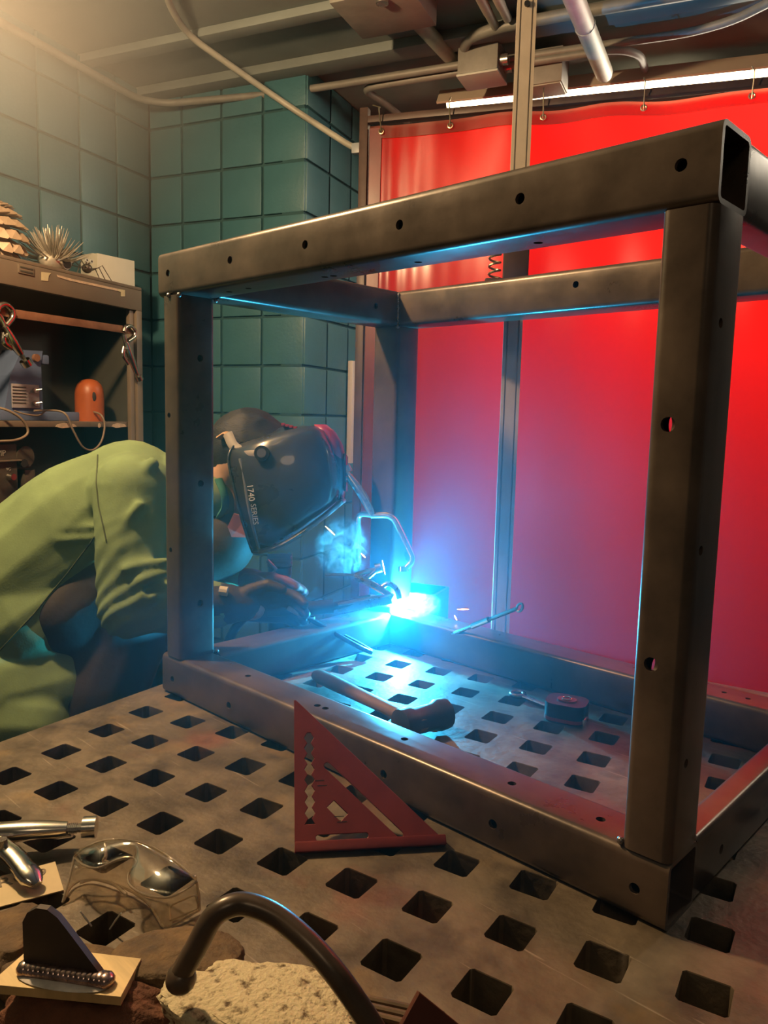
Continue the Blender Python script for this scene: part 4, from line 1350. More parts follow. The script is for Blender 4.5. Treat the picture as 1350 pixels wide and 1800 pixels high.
# rolled rim along the lower and back edges
m = MB(); m.sweep(resample(rows[-1], 40), .0035, 8)
m.sweep(resample([r_[0] for r_ in rows], 30), .003, 8); m.sweep(resample([r_[-1] for r_ in rows], 30), .003, 8)
m.build('edge_rim', HELM, hl, sm=70)
HRIM = M_('helmet_lip', (0.16, 0.17, 0.18), 0.3, 0.0, coat=.4)
def edge(px, hw, sgn):
    return [at(u, v, DH + sgn * h) for (u, v), h in zip(px, hw)]
EP = [(456, 969), (486, 962), (515, 947), (545, 926), (574, 904), (599, 883)]
EW = [.080, .090, .096, .094, .086, .070]
m = MB()
for sg in (-1, 1):
    m.sweep(resample(edge(EP, EW, sg), 24), .0062, 8, flat=1.6, up=RF)
m.sweep([at(599, 883, DH - .070), at(604, 880, DH - .03), at(604, 880, DH + .03), at(599, 883, DH + .070)], .006, 8)
m.build('chin_lip', HRIM, hl, sm=60)
for sg in (-1, 1):
    m = MB()
    m.sweep(resample(edge([(422, 806), (430, 850), (438, 893), (447, 933), (456, 968)], [.119, .123, .122, .108, .082], sg), 20), .0045, 8)
    m.build('back_lip', HRIM, hl, sm=60)
# raised lens housing on the front and its red top
hous = [((520, 775), (588, 757), .062), ((525, 790), (600, 780), .066), ((530, 815), (607, 812), .068), ((532, 850), (609, 850), .068), ((532, 872), (604, 880), .066), ((520, 890), (590, 894), .060)]
hr = [slice_(b, f, w, p=5) for b, f, w in hous]
m = MB(); vs = [p for r_ in hr for p in r_]; fs = []
for j in range(len(hr) - 1):
    for i in range(nR - 1):
        q = j * nR + i; fs.append((q, q + 1, q + nR + 1, q + nR))
m.add(vs, fs); ho = m.build('lens_housing', HELM, hl, sm=50)
md = ho.modifiers.new('thick', 'SOLIDIFY'); md.thickness = .004; md.offset = -1
hr2 = [slice_(b, f, w, p=5) for b, f, w in [((556, 752), (577, 752), .055), ((560, 762), (591, 764), .060), ((566, 778), (601, 782), .062), ((574, 800), (606, 806), .060), ((588, 814), (604, 818), .05)]]
m = MB(); vs = [p - RD * .001 for r_ in hr2 for p in r_]; fs = []
for j in range(len(hr2) - 1):
    for i in range(nR - 1):
        q = j * nR + i; fs.append((q, q + 1, q + nR + 1, q + nR))
m.add(vs, fs); rp = m.build('red_panel', HRED, hl, sm=50)
md = rp.modifiers.new('thick', 'SOLIDIFY'); md.thickness = .003; md.offset = 0
# lens plate at the front
fc = at(607, 832, DH); dn = (at(615, 838, DH) - fc).normalized()
m = MB(); m.box(fc + RX * .001, (.006, .10, .085), Matrix((RX, RF, -RD)).transposed(), .002); m.build('lens', M_('dark_lens', (.01, .02, .015), .08), hl)
# pivot knob on the near side
kp = at(461, 797, DH - .122)
m = MB(); m.cyl(kp + RF * .012, kp - RF * .010, .0165, n=20); kn = m.build('pivot_knob', DARK, hl)
m = MB(); m.cyl(kp - RF * .009, kp - RF * .0125, .010, n=16); m.build('knob_cap', M_('knob_grey', (.12, .12, .13), .3), kn)
# vents behind the top edge: red mesh, and head strap
m = MB()
for k in range(4):
    a_ = at(500 + k * 7, 748 + k * 2, DH - .06); m.box(a_, (.008, .05, .006), Matrix((RX, RF, -RD)).transposed(), .001)
m.build('red_vent', HRED, hl)
m = MB(); m.sweep(curve_pts([at(400, 762, 1.70), at(412, 785, 1.685), at(434, 795, 1.675), at(458, 797, 1.672)], 6), .011, 8, flat=.35, up=RF); m.build('head_strap', M_('strap_grey', (.30, .27, .24), .6), hl, sm=60)
m = MB(); m.sweep(curve_pts([at(385, 770, 1.72), at(400, 762, 1.71), at(405, 780, 1.705)], 5), .012, 8, flat=.4); m.build('sweat_band', M_('tan_band', (.45, .28, .15), .7), hl, sm=60)
# lettering down the near side
lp = at(443, 868, DH - .1285)
tdn = (at(449, 915, DH) - at(440, 850, DH)).normalized()
text('lettering', '1740', .0185, at(440.5, 866, DH - .1300), tdn, -RF.cross(tdn) if (-RF.cross(tdn)).dot(RX) > 0 else RF.cross(tdn), M_('decal_white', (.75, .75, .75), .4), hl, depth=.0006)
text('lettering', 'SERIES', .0165, at(447, 904, DH - .1275), tdn, -RF.cross(tdn) if (-RF.cross(tdn)).dot(RX) > 0 else RF.cross(tdn), M_('decal_grey', (.38, .40, .42), .4), hl, depth=.0006)
# --- welding gun in the near glove
GUN = M_('gun_black', (.02, .02, .022), .45)
gun = thing('welding_gun', 'black welding gun with a copper nozzle held in the dark glove', 'welding gun', at(560, 1070, 1.70))
tip = ARC + Vector((-.012, .0, .012))
g0_ = at(470, 1072, 1.67); g1_ = at(585, 1066, 1.70); g2_ = at(650, 1052, 1.735)
m = MB(); m.sweep(curve_pts([g0_, at(530, 1070, 1.685), g1_], 6), .016, 10); m.build('grip', GUN, gun, sm=60)
m = MB(); m.sweep(curve_pts([g1_, at(625, 1056, 1.72), g2_], 6), .009, 10); m.build('neck', GUN, gun, sm=60)
dn_ = (tip - g2_).normalized()
m = MB(); m.lathe(g2_ - dn_ * .005, dn_, [(.009, 0), (.0115, .006), (.0115, (tip - g2_).length * .6), (.009, (tip - g2_).length * .75)], 16); m.build('nozzle', M_('copper', (.5, .24, .12), .3, .9), gun, sm=50)
m = MB(); m.sweep(curve_pts([g0_, at(430, 1085, 1.66), at(400, 1130, 1.70), at(380, 1190, 1.85)], 6), .010, 8); m.build('lead', GUN, gun, sm=60)
# --- the arc itself, with a few sparks
arcm = MB(); arcm.ball(ARC - Vector((0, 0, .001)), .006, u=12, v=8)
ao = arcm.build('arc_flame', emit_mat('arc_light', (.55, .85, 1.0), 250), None, sm=80)
tag(ao, 'blinding blue white welding arc at the back left frame corner', 'welding arc')

SPK = emit_mat('spark', (1.0, .62, .25), 14)
for lab, a_, b_, dd_ in (('glowing orange spark flying up left of the bright clamp', (572, 925), (588, 940), 1.70), ('tiny orange spark above the dark clamp handle', (635, 973), (642, 980), 1.72), ('white hot spark streak beside the back left post', (672, 985), (677, 1010), 1.74),
                        ('short horizontal spark right of the arc', (804, 1071), (824, 1071), 1.72), ('small spark falling right of the arc', (799, 1082), (803, 1090), 1.72)):
    m = MB(); m.sweep([at(*a_, dd_), at((a_[0] + b_[0]) / 2, (a_[1] + b_[1]) / 2, dd_), at(*b_, dd_)], [.0005, .0012, .0006], 6)
    tag(m.build('spark', SPK), lab, 'spark', 'sparks around the arc')

# ================================================================== tools inside and around the frame
TOOLST = M_('tool_steel', (0.30, 0.28, 0.26), 0.28, 0.9, var=0.2, scale=25)
# --- speed square leaning on the front bottom rail
S0 = on_z(518, 1503, 0.0); S1 = on_z(783, 1489, 0.0)
bdir = (S1 - S0).normalized(); SL = (S1 - S0).length
nh = Vector((-bdir.y, bdir.x, 0))
def pj(p):
    d = p - CAM
    z = d.dot(RF)
    return 675 + FPX * d.dot(RX) / z, 900 + FPX * d.dot(RD) / z
bestp = None
for k in range(0, 70):
    ph = R(k)
    e = UP * math.cos(ph) + nh * math.sin(ph)
    u, v = pj(S0 + e * SL)
    err = abs(v - 1237) + abs(u - 519) * .3
    if bestp is None or err < bestp[0]:
        bestp = (err, ph)
PH = bestp[1]
sey = UP * math.cos(PH) + nh * math.sin(PH)
RED = M_('red_anodised', (0.20, 0.030, 0.030), 0.42, 0.25, var=0.12, scale=30, bump=0.05, bscale=300)
sq = thing('speed_square', 'red triangular speed square leaning against the front rail of the frame', 'square', S0)
tk = 0.0042
S = SL
saw = []
ya, yb = .16, .765
nt_ = 18
for k in range(nt_):
    y = ya + (yb - ya) * k / (nt_ - 1)
    saw.append((.137 if k % 2 == 0 else .115, y))
for k in range(nt_ - 1, -1, -1):
    y = ya + (yb - ya) * k / (nt_ - 1)
    saw.append((.068 if k % 2 == 0 else .09, y))
def capsule(a, b, w, n=5):
    ax, ay = b[0] - a[0], b[1] - a[1]
    L_ = math.hypot(ax, ay); ux, uy = ax / L_, ay / L_
    th = math.atan2(uy, ux)
    pts = []
    for k in range(n + 1):
        t = th - PI / 2 + PI * k / n
        pts.append((b[0] + w * math.cos(t), b[1] + w * math.sin(t)))
    for k in range(n + 1):
        t = th + PI / 2 + PI * k / n
        pts.append((a[0] + w * math.cos(t), a[1] + w * math.sin(t)))
    return pts
sc2_ = lambda L_: [(x * S, y * S) for x, y in L_]
plate('blade', sc2_([(0, 0), (1, 0), (.985, .03), (0.015, 1.0), (0, 1)]),
      [sc2_(saw), sc2_(capsule((.225, .535), (.70, .07), .022)), sc2_(capsule((.155, .075), (.47, .075), .018)), sc2_([(.215, .262), (.265, .305), (.355, .215), (.305, .168)])],
      tk, S0 + sey * .004, bdir, sey, RED, sq, bevel=0.0005)
lip = MB()
sn = bdir.cross(sey)
lip.box(S0 + bdir * (S / 2) + sey * .006 + UP * .002, (S, .012, .020), Matrix((bdir, sey, sn)).transposed(), .002)
lip.build('fence', RED, sq)
for k in range(9):
    a = (.155 + k * .012, .50 - k * .03)
    l_ = MB(); p = S0 + bdir * (S * (.17 + .018 * k)) + sey * (S * (.46 - .034 * k)) + sn * (tk / 2)
    if k in (0, 1, 7, 8):
        l_.box(p, (.012, .0008, .0006), Matrix((bdir, sey, sn)).transposed()); l_.build('scale_mark', RUBBER, sq, sm=None)

# --- hammer lying inside the frame
hh0 = on_z(556, 1186, .02); hh1 = on_z(716, 1262, .028)
WOOD = M_('dark_hickory', (0.20, 0.115, 0.06), 0.5, 0, var=0.25, scale=14, stretch=(1, 1, 1))
hm = thing('club_hammer', 'club hammer with a worn handle lying on the table inside the frame', 'hammer', (hh1.x, hh1.y, 0))
m = MB(); ax = (hh1 - hh0)
m.sweep([hh0 + ax * t for t in (0, .04, .2, .5, .8, 1.15)], [.012, .016, .0165, .0145, .0135, .013], 12, flat=.8); m.build('handle', WOOD, hm, sm=60)
hx = ax.normalized(); hy = Vector((-hx.y, hx.x, 0)).normalized()
hc = on_z(744, 1264, .03)
m = MB(); m.lathe(hc - hy * .052, hy, [(.018, 0), (.026, .004), (.027, .022), (.022, .032), (.022, .072), (.027, .082), (.026, .1), (.018, .104)], 18)
m.build('head', BLACKPAINT, hm, sm=50)
# --- tape measure and wrench
t0 = on_z(995, 1264, .0)
tm = thing('tape_measure', 'red and black tape measure lying on the table inside the frame', 'tape measure', t0)
tdir = (on_z(1030, 1268, .02) - on_z(962, 1255, .02)).normalized(); tdir.z = 0; tdir.normalize()
tdy = Vector((-tdir.y, tdir.x, 0))
mt = Matrix((tdir, tdy, UP)).transposed()
TMR = M_('tape_red', (0.35, 0.03, 0.025), 0.35)
m = MB(); out_ = rr(.072, .062, .02, 5)
m.prism(out_, t0 + UP * .002, tdir, tdy, .033); m.build('case', DARK, tm, sm=40)
m = MB(); m.prism(rr(.034, .024, .011, 5), t0 + UP * .035, tdir, tdy, .0025); cap_ = m.build('top_badge', TMR, tm, sm=40)
m = MB(); m.prism(rr(.0735, .0635, .021, 5), t0 + UP * .004, tdir, tdy, .006); m.build('red_band', TMR, tm, sm=40)
m = MB(); m.box(t0 + tdir * .037 + UP * .010 - tdy * .024, (.004, .016, .014), mt, .001); m.build('hook', BRIGHT, tm)
m = MB(); m.sweep(ring_pts(t0 + UP * .0385, tdir, tdy, .008), .0012, 6, cap=False); m.build('badge_ring', CHROME, cap_)
w0 = on_z(910, 1220, .006); w1 = on_z(966, 1242, .006)
wd = (w1 - w0).normalized(); wn = Vector((-wd.y, wd.x, 0))
wr = thing('wrench', 'small ring wrench lying behind the tape measure', 'wrench', w0)
m = MB(); m.sweep([w0 + wd * .012, w0 + wd * .05, w1 + wd * .03], .0055, 8, flat=.6); m.build('shank', TOOLST, wr, sm=60)
m = MB(); m.sweep(ring_pts(w0, wd, wn, .0125), .0045, 8, cap=False); m.build('ring_end', TOOLST, wr, sm=60)
# --- filler rod with bright tips, propped on the back rail
p0 = on_z(733, 1139, .006)
q = on_plane(842, 1096, (0, FD - TB - .003, 0), Y)
p1 = q + (q - p0) * ((888 - 842) / (842 - 733.0)) * 1.25
rd = thing('chipping_rod', 'slim steel rod with a ring end propped across the back rail', 'rod', p0)
m = MB(); m.cyl(p0, p1, .0042, n=10); m.build('shaft', TOOLST, rd)
m = MB(); dr = (p1 - p0).normalized(); m.sweep(ring_pts(p1 + dr * .009, dr, UP, .008), .0028, 6, cap=False); m.build('ring', CHROME, rd)
m = MB(); m.cyl(p0 - dr * .002, p0 + dr * .022, .0052, n=10); m.build('bright_tip', CHROME, rd)
m = MB(); m.cyl(q - dr * .02, q + dr * .03, .0065, n=10); m.build('collar', CHROME, rd)
# --- pliers lying over the left bottom rail
a = on_z(548, 1090, TB + .012); b = on_z(632, 1135, .03)
pl_ = thing('pliers', 'dark pliers with loop handles lying over the left bottom rail', 'pliers', a)
d = (b - a).normalized(); sn_ = Vector((-d.y, d.x, 0)).normalized()
for s_ in (-1, 1):
    m = MB(); m.sweep(curve_pts([a - d * .01 + sn_ * .003 * s_, a.lerp(b, .3) + sn_ * .006 * s_, a.lerp(b, .6) + sn_ * .010 * s_, b + sn_ * .012 * s_, b + d * .03 + sn_ * .004 * s_], 5), .0055, 8)
    m.build('handle', DARK, pl_, sm=60)
m = MB(); m.box(a - d * .03, (.06, .016, .011), Matrix((d, sn_, d.cross(sn_))).transposed(), .004); m.build('jaws', TOOLST, pl_)
m = MB(); m.cyl(a + UP * -.008, a + UP * .008, .007, n=12); m.build('pivot', CHROME, pl_)
# --- offcut of rectangular tube behind the back-left post
oc = on_z(728, 1033, .115)
oc.z = 0
of = thing('tube_offcut', 'short dark rectangular tube offcut standing open end up behind the frame corner', 'steel offcut', oc)
rail('tube_wall', oc, oc + UP * .115, .15, .11, ER, of, r=.014, wall=.008, mat=BLACKPAINT)
# --- locking clamp gripping the back-left post
dC = 1.765
def A_(pts, d=dC): return [at(u, v, d) for u, v in pts]
locking_clamp('locking_clamp', 'bright locking clamp with square bent arms gripping the back left post', dict(
    handle=A_([(655, 905), (638, 872), (613, 836)], 1.755), lever=A_([(650, 900), (632, 868), (606, 838)], 1.775),
    jaw_a=A_([(652, 906), (690, 905), (728, 984), (712, 1000)], 1.76), jaw_b=[at(655, 905, 1.765), at(629, 903, 1.78), at(630, 990, 1.79)],
    screw=[at(620, 848, 1.755), at(611, 831, 1.755)], rivets=A_([(648, 888), (652, 898), (643, 880)], 1.75)), 0.0098, mat=M_('white_nickel', (.80, .78, .74), .22, .85))
m = MB(); q = at(709, 1000, 1.762); m.cyl(q - RD * .006, q + RD * .006, .012, n=14)
m.build('swivel_pad', CHROME, bpy.data.objects[[o.name for o in C.objects if o.name.startswith('locking_clamp')][-1]])
# --- clamp lying beside the arc, on the left bottom rail
E2 = lambda pts, d: [at(u, v, d) for u, v in pts]
locking_clamp('locking_clamp', 'dark locking clamp lying on the rail right beside the welding arc', dict(
    handle=E2([(690, 1050), (655, 1028), (622, 1012)], 1.72), lever=E2([(622, 1012), (600, 1010), (572, 1010)], 1.735),
    jaw_a=E2([(668, 1034), (682, 1024), (698, 1034), (702, 1052)], 1.73), jaw_b=E2([(640, 1020), (655, 1008), (663, 1000)], 1.745),
    screw=E2([(625, 1010), (660, 1000)], 1.745), rivets=E2([(690, 1045)], 1.71)), 0.0085, mat=TOOLST)
# --- flat steel bar held across the corner next to the arc
a = at(594, 1062, 1.695); b = at(690, 1046, 1.71)
d = (b - a).normalized(); s_ = d.cross(UP).normalized()
m = MB(); m.box((a + b) / 2, ((b - a).length, .026, .004), Matrix((d, s_, d.cross(s_))).transposed(), .0008)
m.box((a + b) / 2 - UP * .012 - s_ * .012, ((b - a).length, .004, .022), Matrix((d, s_, d.cross(s_))).transposed(), .0008)
tag(m.build('angle_iron', TOOLST), 'short length of angle iron held across the corner in front of the arc', 'angle iron')
# --- plain steel rail offcut behind the gloves
a = at(470, 978, 1.95); b = at(515, 990, 1.95)
m = MB(); d = RX
for k, v in enumerate((978, 990, 1000)):
    pass
t_ = thing('bench_vise', 'small grey bench vise with ribbed jaws behind the welder gloves', 'vise', at(492, 1000, 1.97))
m.box(at(492, 985, 1.97), (.06, .04, .032), Matrix((RX, RF, -RD)).transposed(), .003); m.build('body', TOOLST, t_)
for v in (975, 984, 993):
    k_ = MB(); k_.box(at(492, v, 1.945), (.062, .008, .006), Matrix((RX, RF, -RD)).transposed(), .001); k_.build('jaw_rib', TOOLST, t_)
k_ = MB(); k_.sweep(E2([(470, 985), (485, 1000), (478, 1010)], 1.93), .005, 8); k_.build('handle', TOOLST, t_)
k_ = MB(); q1_ = at(492, 996, 1.97); k_.cyl((q1_.x, q1_.y, FLOOR_Z), q1_, .03, n=14); k_.build('stand', BLACKPAINT, t_)

# ================================================================== foreground, on the near left of the table
def blob(name, c, r, mat, m3=None, amp=.2, fr=3.0, sub=4, parent=None, seed=0, fine=0.0, flatz=None, topz=None):
    bm = bmesh.new()
    bmesh.ops.create_icosphere(bm, subdivisions=sub, radius=1)
    m3 = m3 or Matrix.Identity(3)
    r = Vector(r)
    for v in bm.verts:
        n_ = v.co.normalized()
        k = 1 + amp * noise.noise(n_ * fr + Vector((seed, seed * 2.1, 0))) + fine * noise.noise(n_ * fr * 7 + Vector((seed, 0, 3)))
        q = Vector((n_.x * r.x, n_.y * r.y, n_.z * r.z)) * k
        if flatz is not None and q.z < flatz:
            q.z = flatz
        if topz is not None and q.z > topz:
            q.z = topz + (q.z - topz) * .18
        v.co = Vector(c) + m3 @ q
    me = bpy.data.meshes.new(name)
    bm.to_mesh(me); bm.free()
    shade(me, 60)
    return link(name, me, mat, parent)
CREAM = M_('card_stock', (0.62, 0.50, 0.30), 0.85, var=0.08, scale=20)
PENCIL = M_('pencil_grey', (0.22, 0.18, 0.13), 0.8)
P = [on_z(u, v, .002) for u, v in ((-40, 1553), (97, 1516), (112, 1566), (-40, 1606))]
tg = thing('paper_tag', 'cream card tag with handwriting under the clamp jaw at the left edge', 'paper', P[2])
m = MB(); m.add(P + [p + UP * .0012 for p in P], [(0, 1, 2, 3), (7, 6, 5, 4), (0, 1, 5, 4), (1, 2, 6, 5), (2, 3, 7, 6), (3, 0, 4, 7)]); m.build('card', CREAM, tg, sm=None)
ex_ = (P[1] - P[0]).normalized()
text('handwriting', 'FRG', .026, on_z(14, 1549, .0036), ex_, UP.cross(ex_), PENCIL, tg, depth=.0002)
text('handwriting', '9', .022, on_z(74, 1534, .0036), ex_, UP.cross(ex_), PENCIL, tg, depth=.0002)
# big locking plier: handle across, jaw below
def Zs(pts): return [on_z(u, v, z) for u, v, z in pts]
pk = locking_clamp('locking_pliers', 'shiny locking pliers with a knurled screw lying at the left table edge', dict(
    handle=Zs([(-60, 1464, .03), (0, 1461, .032), (60, 1458, .032), (118, 1456, .03)]), lever=Zs([(-20, 1478, .018), (30, 1474, .018), (60, 1468, .02), (95, 1468, .018), (128, 1464, .02)]),
    jaw_a=Zs([(-60, 1480, .03), (-30, 1465, .03), (10, 1460, .03)]), screw=Zs([(112, 1457, .03), (146, 1455, .03)]), rivets=[]), 0.0095)
m = MB(); m.sweep(curve_pts(Zs([(-30, 1470, .03), (0, 1484, .03), (25, 1505, .026), (45, 1530, .02), (66, 1555, .012)]), 6), [.011] * 10 + [.012] * 8 + [.013] * 4 + [.011, .009, .006], 10, flat=.6)
m.build('lower_jaw', CHROME, pk, sm=60)
m = MB(); q = on_z(3, 1478, .04); m.cyl(q - UP * .01, q + UP * .002, .006, n=10); m.build('rivet', TOOLST, pk)
# clear safety goggles
def clear_mat():
    m = bpy.data.materials.new('clear_plastic')
    m.use_nodes = True
    nt = m.node_tree; nt.nodes.clear()
    o = nt.nodes.new('ShaderNodeOutputMaterial')
    t = nt.nodes.new('ShaderNodeBsdfTransparent'); t.inputs[0].default_value = (.93, .90, .84, 1)
    g = nt.nodes.new('ShaderNodeBsdfGlossy'); g.inputs['Roughness'].default_value = .06
    f0 = nt.nodes.new('ShaderNodeLayerWeight'); f0.inputs[0].default_value = .5
    f = nt.nodes.new('ShaderNodeMath'); f.operation = 'MULTIPLY_ADD'; f.inputs[1].default_value = .22; f.inputs[2].default_value = .04
    nt.links.new(f0.outputs['Facing'], f.inputs[0])
    mx = nt.nodes.new('ShaderNodeMixShader')
    nt.links.new(f.outputs[0], mx.inputs[0]); nt.links.new(t.outputs[0], mx.inputs[1]); nt.links.new(g.outputs[0], mx.inputs[2]); nt.links.new(mx.outputs[0], o.inputs[0])
    return m
CLEAR = clear_mat()
def rim_mat():
    m = bpy.data.materials.new('clear_rim')
    m.use_nodes = True
    nt = m.node_tree; nt.nodes.clear()
    o = nt.nodes.new('ShaderNodeOutputMaterial')
    t = nt.nodes.new('ShaderNodeBsdfTransparent'); t.inputs[0].default_value = (.85, .80, .72, 1)
    g = nt.nodes.new('ShaderNodeBsdfPrincipled'); g.inputs['Base Color'].default_value = (.62, .55, .45, 1); g.inputs['Roughness'].default_value = .12
    mx = nt.nodes.new('ShaderNodeMixShader'); mx.inputs[0].default_value = .38
    nt.links.new(t.outputs[0], mx.inputs[1]); nt.links.new(g.outputs[0], mx.inputs[2]); nt.links.new(mx.outputs[0], o.inputs[0])
    return m
RIM = rim_mat()
gg = thing('safety_goggles', 'clear plastic safety goggles lying on the welding table', 'goggles', on_z(240, 1580, 0))
def loft(name, A, B, mat, parent, bulge=0.0, n=40, k=6, thick=.0016):
    A = resample(A, n); B = resample(B, n)
    vs = []; fs = []
    for j in range(k + 1):
        t = j / k
        for i in range(n):
            p = A[i].lerp(B[i], t)
            p = p + UP * (bulge * math.sin(PI * t))
            vs.append(p)
    for j in range(k):
        for i in range(n - 1):
            q = j * n + i
            fs.append((q, q + 1, q + n + 1, q + n))
    m = MB(); m.add(vs, fs)
    o = m.build(name, mat, parent, sm=80)
    md = o.modifiers.new('thick', 'SOLIDIFY'); md.thickness = thick; md.offset = 0
    return o
gA = Zs([(131, 1506, .035), (150, 1490, .045), (185, 1477, .052), (225, 1477, .054), (268, 1489, .054), (308, 1514, .052), (345, 1548, .042)])
gB = Zs([(131, 1508, .034), (148, 1521, .040), (172, 1526, .042), (205, 1512, .044), (232, 1507, .046), (240, 1516, .045), (226, 1536, .042), (229, 1556, .040), (256, 1573, .040), (294, 1578, .040), (322, 1566, .040), (345, 1550, .041)])
gC = Zs([(110, 1586, .003), (128, 1556, .004), (160, 1545, .005), (205, 1556, .006), (236, 1570, .006), (262, 1590, .005), (276, 1612, .004), (294, 1630, .003), (350, 1600, .004)])
loft('lens', gA, gB, CLEAR, gg, bulge=.006)
loft('skirt', gB, gC, CLEAR, gg)
for nm, L_ in (('upper_rim', gA), ('lens_rim', gB), ('lower_rim', gC)):
    m = MB(); m.sweep(resample(L_, 50), .0014, 6); m.build(nm, RIM, gg, sm=60)
m = MB(); m.sweep(bend_pts(Zs([(300, 1618, .006), (298, 1592, .012), (344, 1572, .03), (350, 1596, .008), (300, 1618, .006)]), .006), .0013, 6); m.build('side_vent', RIM, gg, sm=60)
m = MB(); m.sweep(Zs([(345, 1548, .042), (350, 1575, .02), (351, 1600, .005)]), .0014, 6); m.build('side_rim', RIM, gg, sm=60)
m = MB(); m.sweep(Zs([(131, 1506, .035), (122, 1545, .02), (110, 1586, .003)]), .0014, 6); m.build('side_rim', RIM, gg, sm=60)
m = MB(); m.sweep(curve_pts(Zs([(185, 1484, .045), (186, 1505, .04), (182, 1513, .038), (190, 1517, .036)]), 5), .0022, 6); m.build('hinge', RIM, gg, sm=60)
m = MB(); m.sweep(curve_pts(Zs([(140, 1552, .02), (165, 1546, .02), (200, 1555, .018), (222, 1572, .016)]), 5), .0018, 6); m.build('nose_bridge', RIM, gg, sm=60)
# two thin wires
for lab, pts in (('left of two thin wire bits standing by a table hole', [(141, 1602, .02), (150, 1614, .012), (161, 1628, .002)]), ('right of two thin wire bits standing by a table hole', [(213, 1605, .03), (203, 1618, .016), (193, 1633, .002)])):
    m = MB(); m.sweep(Zs(pts), [.0006, .0011, .0009], 6); tag(m.build('wire_bit', WHITE), lab, 'wire', 'thin wire bits')
# rusty stone like blocks
RUST = M_('rusty_brown', (0.19, 0.120, 0.055), 0.8, 0.0, col2=(0.06, 0.038, 0.022), scale=30, bump=0.9, bscale=110, detail=9)
c_ = on_z(312, 1676, .04)
mI = Matrix.Rotation(R(40), 3, 'Z')
bk = thing('rusty_block', 'rusty brown block under the foot of the bent steel handle', 'block', (c_.x, c_.y, 0))
blob('block_body', (c_.x, c_.y, .026), (.056, .038, .05), RUST, mI, .22, 1.5, 5, bk, 4, .04, -.025, .013)
c_ = on_z(-2, 1652, .03)
blob('rusty_stone', (c_.x, c_.y, .022), (.040, .045, .034), RUST, mI, .25, 1.7, 5, None, 9, .04, -.021, .015)
tag(bpy.data.objects['rusty_stone'], 'rusty tan lump cut by the left picture edge', 'stone')
# weld sample: dark gusset on a pale base plate
YEL = M_('pale_base_plate', (0.60, 0.45, 0.22), 0.5, 0.15, var=0.18, scale=10, stretch=(1, 8, 1))
GUS = M_('dark_gusset', (0.055, 0.042, 0.036), 0.5, 0.3, var=0.25, scale=20)
zb = .046
B_ = [on_z(u, v, zb) for u, v in ((58, 1662), (248, 1685), (212, 1752), (-20, 1730))]
ws = thing('weld_sample', 'T joint weld sample with a dark gusset on a pale plate', 'weld sample', (B_[0] + B_[2]) / 2)
m = MB(); m.add([p - UP * .008 for p in B_] + B_, [(3, 2, 1, 0), (4, 5, 6, 7), (0, 1, 5, 4), (1, 2, 6, 5), (2, 3, 7, 6), (3, 0, 4, 7)]); m.build('base_plate', YEL, ws, sm=None)
g0 = on_z(50, 1700, zb); g1 = on_z(196, 1722, zb)
gd = (g1 - g0).normalized(); GLn = (g1 - g0).length
hz_ = 0
for k in range(30, 200):
    u, v = pj(g0 + UP * (k * .001))
    if v < 1588: hz_ = k * .001; break
hz_ = hz_ or .1
prof = [(0, 0), (GLn, 0), (GLn * .97, hz_ * .05), (GLn * .50, hz_ * .80), (GLn * .42, hz_ * .92), (GLn * .30, hz_ * 1.02), (GLn * .17, hz_ * 1.02), (GLn * .06, hz_ * .93), (0.0, hz_ * .78)]
m = MB(); m.prism(prof, g0, gd, UP, .006); m.build('gusset', GUS, ws, sm=25)
SLAG = M_('weld_rainbow', (0.42, 0.30, 0.27), 0.22, 0.95, var=0.5, scale=140)
wnr = gd.cross(UP).normalized()
if (CAM - g0).dot(wnr) < 0: wnr = -wnr
m = MB()
for k in range(17):
    p = g0 + gd * (GLn * (.02 + .96 * k / 16)) + wnr * .006 + UP * .004
    m.ball(p, (.0075, .0085, .0065), Matrix((gd, wnr, UP)).transposed(), 10, 7)
m.build('weld_bead', SLAG, ws, sm=70)
ASH = M_('white_ash', (.62, .56, .50), .8, var=.2, scale=60)
m = MB(); m.ball(g0 + gd * (GLn * .5) + wnr * .010 + UP * .0012, (GLn * .54, .012, .0016), Matrix((gd, wnr, UP)).transposed(), 24, 6); m.build('heat_halo', ASH, ws, sm=80)
# support under the sample
c_ = on_z(115, 1712, .02)
blob('fire_brick', (c_.x, c_.y, .0165), (.065, .030, .028), RUST, mI, .12, 1.5, 4, None, 14, .02, -.0155, .014)
tag(bpy.data.objects['fire_brick'], 'rusty brown lump carrying the pale weld sample plate', 'stone')
